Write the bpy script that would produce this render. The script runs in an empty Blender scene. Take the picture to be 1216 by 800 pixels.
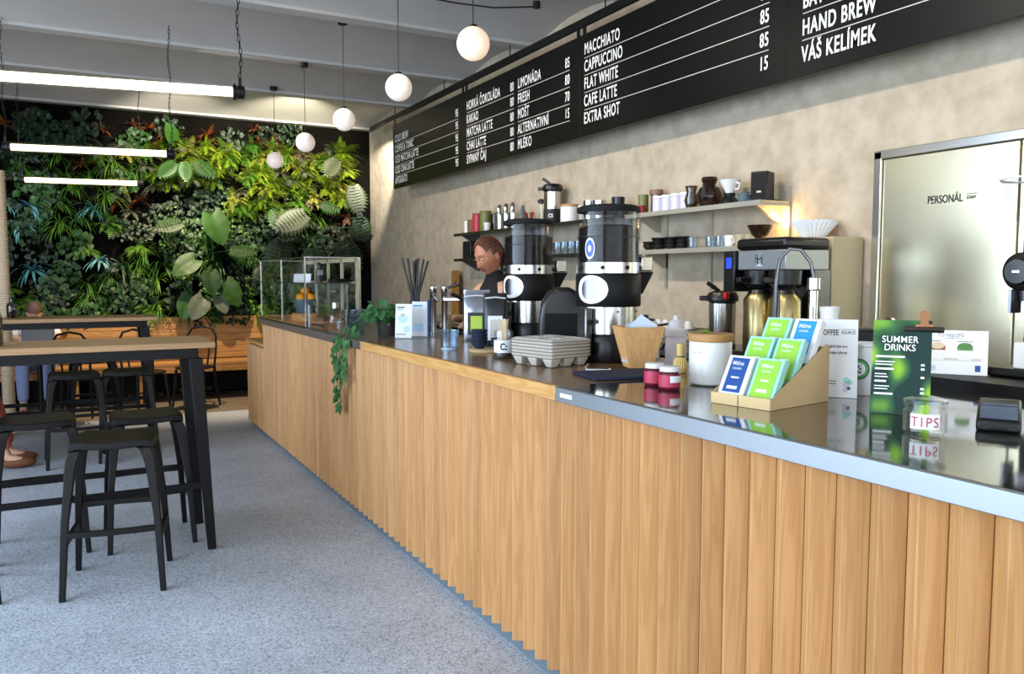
import bpy, bmesh, math, random
from mathutils import Vector, Matrix
random.seed(7)
scene = bpy.context.scene
COL = scene.collection
PI = math.pi
# ---------------------------------------------------------------- camera
YAW, PITCH = math.radians(28.216), math.radians(4.294)
cam = bpy.data.cameras.new('camera'); cam.sensor_width = 36.0; cam.lens = 959.0/1216*36; cam.clip_start = .05
camo = bpy.data.objects.new('camera', cam); COL.objects.link(camo)
camo.location = (0, 0, 1.48); camo.rotation_euler = (PI/2-PITCH, 0, -YAW)
scene.camera = camo
# ---------------------------------------------------------------- world, light, exposure
scene.view_settings.view_transform = 'Standard'; scene.view_settings.look = 'None'
scene.view_settings.gamma = 1.0; scene.view_settings.use_curve_mapping = False
scene.view_settings.exposure = 0.30
world = bpy.data.worlds.new('world'); scene.world = world; world.use_nodes = True
bg = world.node_tree.nodes['Background']; bg.inputs[0].default_value = (.72, .84, 1, 1); bg.inputs[1].default_value = 1.2

def area(name, loc, target, sx, sy, power, col):
    l = bpy.data.lights.new(name, 'AREA'); l.shape = 'RECTANGLE'; l.size = sx; l.size_y = sy; l.energy = power; l.color = col
    o = bpy.data.objects.new(name, l); COL.objects.link(o); o.location = loc
    o.rotation_euler = (Vector(target)-Vector(loc)).to_track_quat('-Z', 'Y').to_euler(); return o
def spot(name, loc, target, power, col, size, blend=.6, rad=.05):
    l = bpy.data.lights.new(name, 'SPOT'); l.energy = power; l.color = col; l.spot_size = math.radians(size); l.spot_blend = blend; l.shadow_soft_size = rad
    o = bpy.data.objects.new(name, l); COL.objects.link(o); o.location = loc
    o.rotation_euler = (Vector(target)-Vector(loc)).to_track_quat('-Z', 'Y').to_euler(); return o
# daylight through the shop windows behind and to the left of the camera
area('daylight_street', (.3, -2.15, 1.75), (.3, 4, 1.5), 6.6, 2.7, 95, (.86, .93, 1))
area('daylight_side', (-3.45, 2.6, 1.8), (1.0, 2.6, 1.3), 7.0, 2.7, 385, (.66, .82, 1))
# spotlights trained on the planted wall
spot('plant_spot', (2.35, 9.15, 3.38), (2.45, 10.8, 2.95), 330, (1, .93, .70), 80)
spot('plant_spot', (1.05, 9.15, 3.38), (1.15, 10.8, 2.95), 230, (1, .93, .74), 70)
spot('plant_spot', (-.45, 9.15, 3.38), (-.30, 10.8, 1.7), 75, (.80, .95, 1), 60)
spot('plant_spot', (3.15, 9.3, 3.38), (3.6, 10.35, 2.75), 320, (1, .93, .80), 45)
# downlights over the bar and over the bench
spot('bench_spot', (1.0, 9.2, 3.40), (1.1, 10.3, .6), 420, (1, .80, .55), 75)
for yy in (1.3, 2.9, 4.5, 6.1, 7.7):
    spot('bar_downlight', (.95, yy, 3.42), (3.6, yy, 1.9), 108, (1, .87, .69), 80, .8)

# ---------------------------------------------------------------- materials
def lin(c):
    if isinstance(c, str): c = [int(c[i:i+2], 16)/255 for i in (0, 2, 4)]
    return tuple((v/12.92 if v <= .04045 else ((v+.055)/1.055)**2.4) for v in c)+(1,)
MATS = {}
def newmat(name):
    m = bpy.data.materials.new(name); m.use_nodes = True
    nt = m.node_tree; b = nt.nodes['Principled BSDF']; MATS[name] = m
    return m, nt, b, nt.nodes.new, nt.links.new
def mat(name, col, rough=.5, metal=0, bump=0, bscale=200, vary=0, emit=None, es=0, spec=.5, coat=0):
    if name in MATS: return MATS[name]
    m, nt, b, N, L = newmat(name)
    b.inputs['Base Color'].default_value = lin(col); b.inputs['Roughness'].default_value = rough; b.inputs['Metallic'].default_value = metal
    b.inputs['Specular IOR Level'].default_value = spec; b.inputs['Coat Weight'].default_value = coat
    if emit: b.inputs['Emission Color'].default_value = lin(emit); b.inputs['Emission Strength'].default_value = es
    if vary or bump:
        tc = N('ShaderNodeTexCoord'); nz = N('ShaderNodeTexNoise'); nz.inputs['Scale'].default_value = bscale; nz.inputs['Detail'].default_value = 4
        L(tc.outputs['Object'], nz.inputs['Vector'])
    if vary:
        oi = N('ShaderNodeObjectInfo'); mx = N('ShaderNodeMix'); mx.data_type = 'RGBA'; mx.blend_type = 'MULTIPLY'; mx.inputs[0].default_value = 1
        mr = N('ShaderNodeMapRange'); mr.inputs[3].default_value = 1-vary; mr.inputs[4].default_value = 1+vary
        ad = N('ShaderNodeMath'); ad.operation = 'ADD'; hf = N('ShaderNodeMath'); hf.operation = 'MULTIPLY'; hf.inputs[1].default_value = .5
        L(oi.outputs['Random'], ad.inputs[0]); L(nz.outputs['Fac'], ad.inputs[1]); L(ad.outputs[0], hf.inputs[0]); L(hf.outputs[0], mr.inputs[0])
        mx.inputs[6].default_value = lin(col); L(mr.outputs[0], mx.inputs[7]); L(mx.outputs[2], b.inputs['Base Color'])
    if bump:
        bp = N('ShaderNodeBump'); bp.inputs['Strength'].default_value = bump; bp.inputs['Distance'].default_value = .003
        L(nz.outputs['Fac'], bp.inputs['Height']); L(bp.outputs[0], b.inputs['Normal'])
    return m
def wood(name, c1, c2, axis=2, scale=9, rough=.5, vary=.12, stretch=14):
    m, nt, b, N, L = newmat(name)
    tc = N('ShaderNodeTexCoord'); oi = N('ShaderNodeObjectInfo'); va = N('ShaderNodeVectorMath'); va.operation = 'ADD'
    cb = N('ShaderNodeVectorMath'); cb.operation = 'SCALE'; cb.inputs[0].default_value = (37, 71, 53); L(oi.outputs['Random'], cb.inputs['Scale'])
    L(tc.outputs['Object'], va.inputs[0]); L(cb.outputs[0], va.inputs[1])
    mp = N('ShaderNodeMapping'); s = [scale*4]*3; s[axis] = scale*4/stretch; mp.inputs['Scale'].default_value = s; L(va.outputs[0], mp.inputs[0])
    n1 = N('ShaderNodeTexNoise'); n1.inputs['Scale'].default_value = 1; n1.inputs['Detail'].default_value = 5; n1.inputs['Distortion'].default_value = 1.6; L(mp.outputs[0], n1.inputs['Vector'])
    m2 = N('ShaderNodeMapping'); s2 = [scale*26]*3; s2[axis] = scale*.35; m2.inputs['Scale'].default_value = s2; L(va.outputs[0], m2.inputs[0])
    n2 = N('ShaderNodeTexNoise'); n2.inputs['Scale'].default_value = 1; n2.inputs['Detail'].default_value = 3; L(m2.outputs[0], n2.inputs['Vector'])
    wv = N('ShaderNodeMath'); wv.operation = 'SINE'; ml = N('ShaderNodeMath'); ml.operation = 'MULTIPLY'; ml.inputs[1].default_value = 26; L(n1.outputs['Fac'], ml.inputs[0]); L(ml.outputs[0], wv.inputs[0])
    mr = N('ShaderNodeMapRange'); mr.inputs[1].default_value = -1; mr.inputs[2].default_value = 1; L(wv.outputs[0], mr.inputs[0])
    a1 = N('ShaderNodeMath'); a1.operation = 'MULTIPLY'; a1.inputs[1].default_value = .55; L(mr.outputs[0], a1.inputs[0])
    a2 = N('ShaderNodeMath'); a2.operation = 'MULTIPLY_ADD'; a2.inputs[1].default_value = .6; L(n2.outputs['Fac'], a2.inputs[0]); L(a1.outputs[0], a2.inputs[2])
    cr = N('ShaderNodeMix'); cr.data_type = 'RGBA'; cr.inputs[6].default_value = lin(c1); cr.inputs[7].default_value = lin(c2); L(a2.outputs[0], cr.inputs[0])
    hv = N('ShaderNodeHueSaturation'); mv = N('ShaderNodeMapRange'); mv.inputs[3].default_value = 1-vary; mv.inputs[4].default_value = 1+vary; L(oi.outputs['Random'], mv.inputs[0])
    L(mv.outputs[0], hv.inputs['Value']); L(cr.outputs[2], hv.inputs['Color']); L(hv.outputs[0], b.inputs['Base Color'])
    b.inputs['Roughness'].default_value = rough
    bp = N('ShaderNodeBump'); bp.inputs['Strength'].default_value = .12; bp.inputs['Distance'].default_value = .002; L(a2.outputs[0], bp.inputs['Height']); L(bp.outputs[0], b.inputs['Normal'])
    return m
def glass(name, tint=(1, 1, 1), fac=.10, rough=.03):
    m, nt, b, N, L = newmat(name); nt.nodes.remove(b)
    tr = N('ShaderNodeBsdfTransparent'); tr.inputs[0].default_value = tuple(tint)+(1,); gl = N('ShaderNodeBsdfGlossy'); gl.inputs['Roughness'].default_value = rough
    fr = N('ShaderNodeLayerWeight'); fr.inputs[0].default_value = .35; mr = N('ShaderNodeMapRange'); mr.inputs[3].default_value = fac*.35; mr.inputs[4].default_value = min(1, fac*5)
    L(fr.outputs['Facing'], mr.inputs[0]); mx = N('ShaderNodeMixShader'); L(mr.outputs[0], mx.inputs[0]); L(tr.outputs[0], mx.inputs[1]); L(gl.outputs[0], mx.inputs[2])
    L(mx.outputs[0], nt.nodes['Material Output'].inputs[0]); return m
def leafmat(name, c1, c2, rough=.45):
    m, nt, b, N, L = newmat(name)
    oi = N('ShaderNodeObjectInfo'); tc = N('ShaderNodeTexCoord'); nz = N('ShaderNodeTexNoise'); nz.inputs['Scale'].default_value = 14; L(tc.outputs['Object'], nz.inputs['Vector'])
    av = N('ShaderNodeMath'); av.operation = 'ADD'; L(oi.outputs['Random'], av.inputs[0]); L(nz.outputs['Fac'], av.inputs[1])
    mr = N('ShaderNodeMapRange'); mr.inputs[1].default_value = .3; mr.inputs[2].default_value = 1.6; L(av.outputs[0], mr.inputs[0])
    mx = N('ShaderNodeMix'); mx.data_type = 'RGBA'; mx.inputs[6].default_value = lin(c1); mx.inputs[7].default_value = lin(c2); L(mr.outputs[0], mx.inputs[0])
    L(mx.outputs[2], b.inputs['Base Color']); b.inputs['Roughness'].default_value = rough
    tl = N('ShaderNodeBsdfTranslucent'); L(mx.outputs[2], tl.inputs[0]); ms = N('ShaderNodeMixShader'); ms.inputs[0].default_value = .22
    L(b.outputs[0], ms.inputs[1]); L(tl.outputs[0], ms.inputs[2]); L(ms.outputs[0], nt.nodes['Material Output'].inputs[0]); return m
def noisy(name, c1, c2, scale, rough, bump=.3, detail=8, bscale=None, bd=.004, spec=.5):
    m, nt, b, N, L = newmat(name)
    tc = N('ShaderNodeTexCoord'); n1 = N('ShaderNodeTexNoise'); n1.inputs['Scale'].default_value = scale; n1.inputs['Detail'].default_value = detail; L(tc.outputs['Object'], n1.inputs['Vector'])
    mr = N('ShaderNodeMapRange'); mr.inputs[1].default_value = .35; mr.inputs[2].default_value = .65; L(n1.outputs['Fac'], mr.inputs[0])
    mx = N('ShaderNodeMix'); mx.data_type = 'RGBA'; mx.inputs[6].default_value = lin(c1); mx.inputs[7].default_value = lin(c2); L(mr.outputs[0], mx.inputs[0]); L(mx.outputs[2], b.inputs['Base Color'])
    n2 = N('ShaderNodeTexNoise'); n2.inputs['Scale'].default_value = bscale or scale*6; n2.inputs['Detail'].default_value = 6; L(tc.outputs['Object'], n2.inputs['Vector'])
    bp = N('ShaderNodeBump'); bp.inputs['Strength'].default_value = bump; bp.inputs['Distance'].default_value = bd; L(n2.outputs['Fac'], bp.inputs['Height']); L(bp.outputs[0], b.inputs['Normal'])
    b.inputs['Roughness'].default_value = rough; b.inputs['Specular IOR Level'].default_value = spec
    return m

noisy('plaster', 'b9ac99', 'a69985', 9, .8, .7, bscale=34, bd=.007)
noisy('ceiling_paint', 'b3aea9', 'aaa5a0', 1.2, .85, .15)
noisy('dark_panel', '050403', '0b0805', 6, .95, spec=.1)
def terrazzo():
    m, nt, b, N, L = newmat('terrazzo')
    tc = N('ShaderNodeTexCoord')
    v = N('ShaderNodeTexVoronoi'); v.inputs['Scale'].default_value = 170; L(tc.outputs['Object'], v.inputs['Vector'])
    cr = N('ShaderNodeValToRGB'); e = cr.color_ramp.elements; e[0].position = 0; e[0].color = lin('6f7680'); e[1].position = 1; e[1].color = lin('cdd3dc')
    x = e.new(.25); x.color = lin('a2aab6'); sp = N('ShaderNodeSeparateColor'); L(v.outputs['Color'], sp.inputs[0]); L(sp.outputs[0], cr.inputs[0])
    n = N('ShaderNodeTexNoise'); n.inputs['Scale'].default_value = 1.6; n.inputs['Detail'].default_value = 6; L(tc.outputs['Object'], n.inputs['Vector'])
    v2 = N('ShaderNodeTexVoronoi'); v2.inputs['Scale'].default_value = 11; v2.inputs['Randomness'].default_value = 1; L(tc.outputs['Object'], v2.inputs['Vector'])
    n3 = N('ShaderNodeTexNoise'); n3.inputs['Scale'].default_value = 60; L(tc.outputs['Object'], n3.inputs['Vector'])
    ad = N('ShaderNodeMath'); ad.operation = 'MULTIPLY_ADD'; ad.inputs[1].default_value = .16; L(n3.outputs['Fac'], ad.inputs[0]); L(v2.outputs['Distance'], ad.inputs[2])
    sm = N('ShaderNodeMapRange'); sm.inputs[1].default_value = .12; sm.inputs[2].default_value = .17; sm.inputs[3].default_value = .45; sm.inputs[4].default_value = 1; L(ad.outputs[0], sm.inputs[0])
    mr = N('ShaderNodeMapRange'); mr.inputs[1].default_value = .3; mr.inputs[2].default_value = .7; mr.inputs[3].default_value = .80; mr.inputs[4].default_value = 1.08; L(n.outputs['Fac'], mr.inputs[0])
    mu = N('ShaderNodeMath'); mu.operation = 'MULTIPLY'; L(sm.outputs[0], mu.inputs[0]); L(mr.outputs[0], mu.inputs[1])
    mx = N('ShaderNodeMix'); mx.data_type = 'RGBA'; mx.blend_type = 'MULTIPLY'; mx.inputs[0].default_value = 1; L(cr.outputs[0], mx.inputs[6]); L(mu.outputs[0], mx.inputs[7])
    L(mx.outputs[2], b.inputs['Base Color']); b.inputs['Roughness'].default_value = .42
    return m
terrazzo()
wood('slat_oak', 'c69660', 'ae7c48', 2, 6, .55, .10, 22)
wood('edge_oak', 'd3a467', 'b98547', 1, 6, .45, .05, 16)
wood('counter_oak', '8d6c45', '6e5031', 1, 5, .22, .05, 14)
wood('table_oak', 'b08a60', '94704a', 0, 6, .40, .05, 16)
wood('bench_pine', 'c08d52', '99682f', 0, 6, .55, .14, 14)
wood('floor_oak', '8b7a68', '6e5f50', 0, 5, .5, .16, 14)
wood('box_beech', 'd9a871', 'c38f57', 2, 7, .5, .06, 12)
wood('lid_oak', 'c99a5f', 'ab7c45', 0, 8, .5, .05, 8)
wood('board_oak', 'a87b3c', '8a602b', 2, 7, .5, .05, 10)
mat('black_metal', '070708', .5, spec=.25); mat('black_wood', '0d0b0a', .42, 0, .1, 60, spec=.28); mat('black_plastic', '0b0b0d', .35); mat('matte_black', '080808', .7, spec=.3)
mat('board_black', '060606', .4, spec=.2); mat('white_print', 'f2f1ee', .6, emit='f2f1ee', es=0); mat('line_print', 'b9b6b0', .6)
mat('steel', 'c9c8c4', .22, 1); mat('brushed_steel', 'a4a8ac', .46, 1, .05, 300); mat('door_steel', 'e8e0c2', .25, 1, .04, 200); mat('shelf_steel', 'b9b4a6', .45, .5); mat('chrome', 'd9dadb', .08, 1); mat('steel_dark', '77777a', .3, 1); mat('brass_steel', 'a89a6e', .3, 1)
mat('steel_top', '85827a', .07, .92); mat('plinth_grey', '5f6c74', .6); mat('stone', '57534e', .35, 0, .1, 80)
mat('white_ceramic', 'e4e2de', .28); mat('white_paper', 'e9eaec', .7); mat('white_plastic', 'dcdcdc', .4); mat('cream', 'b4a888', .5); mat('cardboard', 'c3a679', .75, 0, .1, 60); mat('card_edge', 'd2b583', .75)
mat('pulp', 'b9b1a5', .9, 0, .6, 120); mat('navy', '161f3a', .8); mat('napkin', 'cfe0f0', .8); mat('teal_tray', '2c4a63', .4)
mat('lime', '93c73e', .45); mat('mint', '9fd6c6', .45); mat('blue_deep', '17498f', .45); mat('sky_blue', '2b8fd0', .45); mat('pale_blue', 'b9d8ee', .6); mat('acrylic_blue', '1f74c4', .3)
mat('red_label', 'b8344f', .5); mat('jam', '5d1020', .15); mat('cork', 'b08b4e', .8); mat('bamboo', 'd1b168', .6); mat('orange_fruit', 'f39a12', .45, 0, .2, 150); mat('crust', '6b3f22', .7, 0, .8, 40, .3); mat('choco', '3a2320', .6, 0, .6, 60); mat('loaf', 'a5894f', .7, 0, .6, 50)
mat('slate_blue', '51616e', .6, 0, .2, 90); mat('beans', '150b07', .5, 0, 1, 260, spec=.25); mat('coffee_dark', '241612', .4); mat('rust_cloth', 'a5584a', .9, 0, .3, 120); mat('denim', '8891b8', .9); mat('blouse', 'dcd6d4', .9); mat('black_cloth', '0d0b0d', .85, 0, .3, 200)
mat('skin', 'b5785a', .5); mat('skin_light', 'd3a285', .5); mat('lips', '8d4440', .4); mat('hair_dark', '2a1613', .5, 0, .5, 300); mat('hair_auburn', '5a3226', .5, 0, .6, 260); mat('hair_brown', '5d4433', .6); mat('eye_dark', '14100e', .2)
mat('globe', 'f0e6dc', .35, emit='ffe4d0', es=.28); mat('globe_warm', 'e8dccd', .35, emit='ffd2a4', es=.48); mat('tube_light', 'fff3d8', .3, emit='ffe4b0', es=3.2)
mat('lcd_blue', '1b36ff', .3, emit='2540ff', es=1.2); mat('screen_grey', '55657a', .15); mat('red_plastic', 'b01c1c', .4); mat('copper', 'c58f6a', .3, .9); mat('foil', '8e8f96', .22, .85); mat('bag_black', '17171a', .35); mat('bag_lime', 'b7d147', .5); mat('rubber', '0a0a0a', .8)
mat('tan_stick', 'd7bfa0', .8); mat('green_dark', '1d3b33', .4); mat('bokeh', '7fae2c', .5); mat('bokeh2', '4b7f3c', .5); mat('frosted', 'c9c2c4', .5); mat('logo_green', '4f9a5a', .5); mat('ink', '17181b', .6); mat('brown_drink', '8a4a2a', .5); mat('matcha', '5f8f4a', .5); mat('pale_beige', 'cfc6bd', .7)  # last one: pale beige for printed blocks and the tub's base band
mat('pot_dark', '2b2622', .7); mat('soil', '1c130c', .95); mat('lavender', 'c9c6d6', .45); mat('amber', '2a1a12', .15); mat('red_tin', 'a8283a', .4); mat('tin_green', '6d7034', .4); mat('tin_brown', '7e5c46', .5); mat('badge_blue', '2a55b5', .4)
glass('glass', fac=.06); glass('glass_blue', (.80, .88, .95), .14); glass('glass_dark', (.35, .27, .22), .14); glass('hopper_glass', (.88, .88, .89), .025); glass('bottle_glass', (.18, .13, .09), .16)
leafmat('leaf_green', '173210', '34601d'); leafmat('leaf_dark', '0d1f0e', '1d3a17'); leafmat('leaf_lime', '55761a', '9ab02c'); leafmat('leaf_yellow', '8a8a28', 'c8c65a'); leafmat('leaf_teal', '4a8f8c', '9ad0d4'); leafmat('leaf_rust', '5e2d18', '9a5a2c'); leafmat('leaf_silver', '4d5744', '85886f'); leafmat('leaf_pale', '3f4836', '62674f'); leafmat('leaf_trail', '234f2c', '4f8446'); leafmat('leaf_pink', '8a6452', 'b89a86'); leafmat('leaf_mid', '3a6a1c', '6f9a34')
for n_ in ('leaf_dark', 'leaf_green'): MATS[n_].node_tree.nodes['Principled BSDF'].inputs['Roughness'].default_value = .5

# ---------------------------------------------------------------- mesh helpers
class G:
    def __init__(s): s.v = []; s.f = []; s.m = []; s.ms = []; s.cur = 0
    def use(s, mname):
        if mname not in s.ms: s.ms.append(mname)
        s.cur = s.ms.index(mname); return s
    def add(s, vs, fs, mtx=None):
        o = len(s.v); s.v += [tuple(mtx @ Vector(v)) if mtx is not None else tuple(v) for v in vs]
        for f in fs: s.f.append([i+o for i in f]); s.m.append(s.cur)
        return s
    def box(s, x0, x1, y0, y1, z0, z1, mtx=None):
        vs = [(x, y, z) for z in (z0, z1) for y in (y0, y1) for x in (x0, x1)]
        return s.add(vs, [(0, 2, 3, 1), (4, 5, 7, 6), (0, 1, 5, 4), (2, 6, 7, 3), (0, 4, 6, 2), (1, 3, 7, 5)], mtx)
    def frustum(s, a, b, z0, z1, mtx=None, ca=(0, 0), cb=(0, 0)):
        vs = [(ca[0]+x*a[0], ca[1]+y*a[1], z0) for x, y in ((-1, -1), (1, -1), (1, 1), (-1, 1))]+[(cb[0]+x*b[0], cb[1]+y*b[1], z1) for x, y in ((-1, -1), (1, -1), (1, 1), (-1, 1))]
        return s.add(vs, [(3, 2, 1, 0), (4, 5, 6, 7), (0, 1, 5, 4), (1, 2, 6, 5), (2, 3, 7, 6), (3, 0, 4, 7)], mtx)
    def prism(s, poly, h, mtx=None):          # poly in xy, extruded 0..h in z
        n = len(poly); vs = [(x, y, 0) for x, y in poly]+[(x, y, h) for x, y in poly]
        return s.add(vs, [list(range(n))[::-1], list(range(n, 2*n))]+[(i, (i+1) % n, n+(i+1) % n, n+i) for i in range(n)], mtx)
    def lathe(s, prof, c=(0, 0, 0), seg=20, cap=True, mtx=None, flute=0, fn=0):
        vs = []; fs = []
        for r, z in prof:
            for k in range(seg):
                a = 2*PI*k/seg; rr = r*(1+(flute if k % 2 else -flute)) if flute else r
                vs.append((c[0]+rr*math.cos(a), c[1]+rr*math.sin(a), c[2]+z))
        n = len(prof)
        for i in range(n-1):
            for k in range(seg): fs.append((i*seg+k, i*seg+(k+1) % seg, (i+1)*seg+(k+1) % seg, (i+1)*seg+k))
        if cap:
            if prof[0][0] > 1e-5: fs.append(list(range(seg))[::-1])
            if prof[-1][0] > 1e-5: fs.append([(n-1)*seg+k for k in range(seg)])
        return s.add(vs, fs, mtx)
    def cyl(s, r, z0, z1, c=(0, 0), seg=20, mtx=None, r2=None): return s.lathe([(r, z0), (r if r2 is None else r2, z1)], (c[0], c[1], 0), seg, True, mtx)
    def sphere(s, r, c=(0, 0, 0), seg=20, rings=12, sc=(1, 1, 1), mtx=None):
        t = Matrix.Translation(c) @ Matrix.Diagonal((sc[0], sc[1], sc[2], 1))
        if mtx is not None: t = mtx @ t
        return s.lathe([(max(1e-6, r*math.sin(PI*i/rings)), -r*math.cos(PI*i/rings)) for i in range(rings+1)], (0, 0, 0), seg, False, t)
    def tube(s, pts, r, seg=8, closed=False, flat=None):
        pts = [Vector(p) for p in pts]; n = len(pts); rs = r if isinstance(r, (list, tuple)) else [r]*n; vs = []; up = None
        for i, p in enumerate(pts):
            a = pts[(i-1) % n] if (i or closed) else p; b = pts[(i+1) % n] if (i < n-1 or closed) else p
            t = (b-a).normalized()
            if up is None: up = Vector((0, 0, 1)) if abs(t.z) < .9 else Vector((0, 1, 0))
            sd = t.cross(up).normalized(); up = sd.cross(t).normalized()
            for k in range(seg):
                an = 2*PI*(k+.5)/seg; vs.append(p+sd*math.cos(an)*rs[i]+up*math.sin(an)*rs[i]*(flat or 1))
        fs = []
        for i in range(n if closed else n-1):
            j = (i+1) % n
            for k in range(seg): fs.append((i*seg+k, j*seg+k, j*seg+(k+1) % seg, i*seg+(k+1) % seg))
        if not closed: fs += [list(range(seg)), [(n-1)*seg+k for k in range(seg)][::-1]]
        return s.add([tuple(v) for v in vs], fs)
    def mesh(s, name, m=None, smooth=35):
        me = bpy.data.meshes.new(name); me.from_pydata(s.v, [], s.f)
        names = s.ms or [m]
        for n in names: me.materials.append(MATS[n])
        if s.ms: me.polygons.foreach_set('material_index', s.m)
        bm = bmesh.new(); bm.from_mesh(me); bmesh.ops.recalc_face_normals(bm, faces=bm.faces); bm.to_mesh(me); bm.free()
        if smooth:
            me.shade_smooth(); me.set_sharp_from_angle(angle=math.radians(smooth))
        me.update(); return me
    def build(s, name, m=None, parent=None, loc=None, bev=0, smooth=35, rz=0, nseg=2, sub=0):
        o = bpy.data.objects.new(name, s.mesh(name, m, smooth)); COL.objects.link(o)
        if parent is not None: o.parent = parent
        if loc is not None: o.location = loc
        if rz: o.rotation_euler = (0, 0, rz)
        if bev:
            b = o.modifiers.new('bevel', 'BEVEL'); b.width = bev; b.segments = nseg; b.limit_method = 'ANGLE'; b.angle_limit = .7
        if sub:
            b = o.modifiers.new('subsurf', 'SUBSURF'); b.levels = sub; b.render_levels = sub
        return o
def tag(o, label=None, cat=None, group=None, kind=None):
    if label: o['label'] = label
    if cat: o['category'] = cat
    if group: o['group'] = group
    if kind: o['kind'] = kind
    return o
def thing(name, label, cat, loc=(0, 0, 0), rz=0, group=None):
    o = bpy.data.objects.new(name, None); o.empty_display_size = .05; COL.objects.link(o); o.location = loc; o.rotation_euler = (0, 0, rz)
    return tag(o, label, cat, group)
def struct(o): o['kind'] = 'structure'; return o
def copy_tree(o, parent=None):
    c = o.copy(); COL.objects.link(c)
    if parent is not None: c.parent = parent
    for ch in list(o.children): copy_tree(ch, c)
    return c
def dup(o, loc, rz=0, label=None, sc=None):
    c = copy_tree(o); c.location = loc; c.rotation_euler = (0, 0, rz)
    if label: c['label'] = label
    if sc: c.scale = (sc,)*3 if not isinstance(sc, tuple) else sc
    return c
def rot(ax, ang, loc=(0, 0, 0)): return Matrix.Translation(loc) @ Matrix.Rotation(ang, 4, ax)
def text(parent, s, size, org, right, up, m='white_print', xs=.72, bold=.012, align='LEFT', name='lettering', thick=.0006, space=1.0, heavy=0):
    cu = bpy.data.curves.new('t', 'FONT'); cu.body = s; cu.size = 1.0; cu.align_x = align; cu.offset = bold; cu.space_character = space
    t = bpy.data.objects.new('t', cu); me = bpy.data.meshes.new_from_object(t); bpy.data.objects.remove(t); bpy.data.curves.remove(cu)
    me.name = name; me.materials.clear(); me.materials.append(MATS[m])
    k = size/.70                                   # cap height -> font size
    R = Vector(right).normalized(); U = Vector(up).normalized(); Nn = R.cross(U)
    M_ = Matrix((R*k*xs, U*k, Nn*k)).transposed().to_4x4(); M_.translation = Vector(org)+Nn*thick
    if heavy:
        bm = bmesh.new()
        for q_, k_ in enumerate((-1, -.35, .35, 1)):
            m2 = me.copy(); m2.transform(Matrix.Translation((heavy*k_, 0, .008*q_))); bm.from_mesh(m2); bpy.data.meshes.remove(m2)
        bm.to_mesh(me); bm.free()
    me.transform(M_)
    o = bpy.data.objects.new(name, me); COL.objects.link(o); o.parent = parent; return o
def bar(parent, org, right, up, w, h, m='white_print', name='print', thick=.0005):
    R = Vector(right).normalized(); U = Vector(up).normalized(); Nn = R.cross(U); O = Vector(org)+Nn*thick
    return G().add([O, O+R*w, O+R*w+U*h, O+U*h], [(0, 1, 2, 3)]).build(name, m, parent, smooth=0)
def disc(parent, org, right, up, r, m, name='print', thick=.0005, r2=None, seg=28):
    R = Vector(right).normalized(); U = Vector(up).normalized(); Nn = R.cross(U); O = Vector(org)+Nn*thick; r2 = r2 or r
    return G().add([O+R*r*math.cos(2*PI*k/seg)+U*r2*math.sin(2*PI*k/seg) for k in range(seg)], [list(range(seg))]).build(name, m, parent, smooth=0)
# ================================================================ THE ROOM
XL, XR, YN, YF = -3.6, 3.6, -2.3, 10.85
BEAMS = [10.80, 9.14, 7.70, 6.28, 4.85, 3.42, 1.99, .56, -.87, -2.3]
def ceil_z(y):
    for a, b in zip(BEAMS[1:], BEAMS[:-1]):
        if a <= y <= b:
            lo, hi = a+.07, b-.07
            if y <= lo or y >= hi: return 3.46
            t = (y-lo)/(hi-lo); return 3.485+.10*math.sin(PI*t)**.8
    return 3.46
struct(G().box(XL-.2, XR+.2, YN-.2, 9.25, -.1, 0).build('floor', 'terrazzo', smooth=0))
fw = G().box(XL-.2, XR+.2, 9.25, YF+.2, -.1, -.012).build('floor_boards', 'black_wood', smooth=0); struct(fw)
pm = None
for i in range(9):
    for j in range(5):
        o = G().box(-.745, .745, -.086, .086, -.012, .0).build('plank', 'floor_oak', fw, (-2.85+1.5*j+(.75 if i % 2 else 0)-.3, 9.345+.175*i, 0), smooth=0) if pm is None else None
        if o is None:
            o = bpy.data.objects.new('plank', pm); COL.objects.link(o); o.parent = fw; o.location = (-2.85+1.5*j+(.75 if i % 2 else 0)-.3, 9.345+.175*i, 0)
        else: pm = o.data
struct(G().box(XR, XR+.2, YN, YF, 0, 3.75).build('wall_right', 'plaster', smooth=0))
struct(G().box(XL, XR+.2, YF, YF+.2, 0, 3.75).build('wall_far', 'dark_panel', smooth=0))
g = G()
for a in ((XL-.2, XL, YN, YF, 0, .35), (XL-.2, XL, YN, YF, 3.15, 3.75), (XL-.2, XL, YN, -1.0, .35, 3.15), (XL-.2, XL, 6.2, YF, .35, 3.15)): g.box(*a)
struct(g.build('wall_left', 'plaster', smooth=0))
g = G()
for a in ((XL, XR, YN-.2, YN, 0, .3), (XL, XR, YN-.2, YN, 3.15, 3.75), (XL, -3.05, YN-.2, YN, .3, 3.15), (3.45, XR, YN-.2, YN, .3, 3.15)): g.box(*a)
struct(g.build('wall_near', 'plaster', smooth=0))
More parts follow.
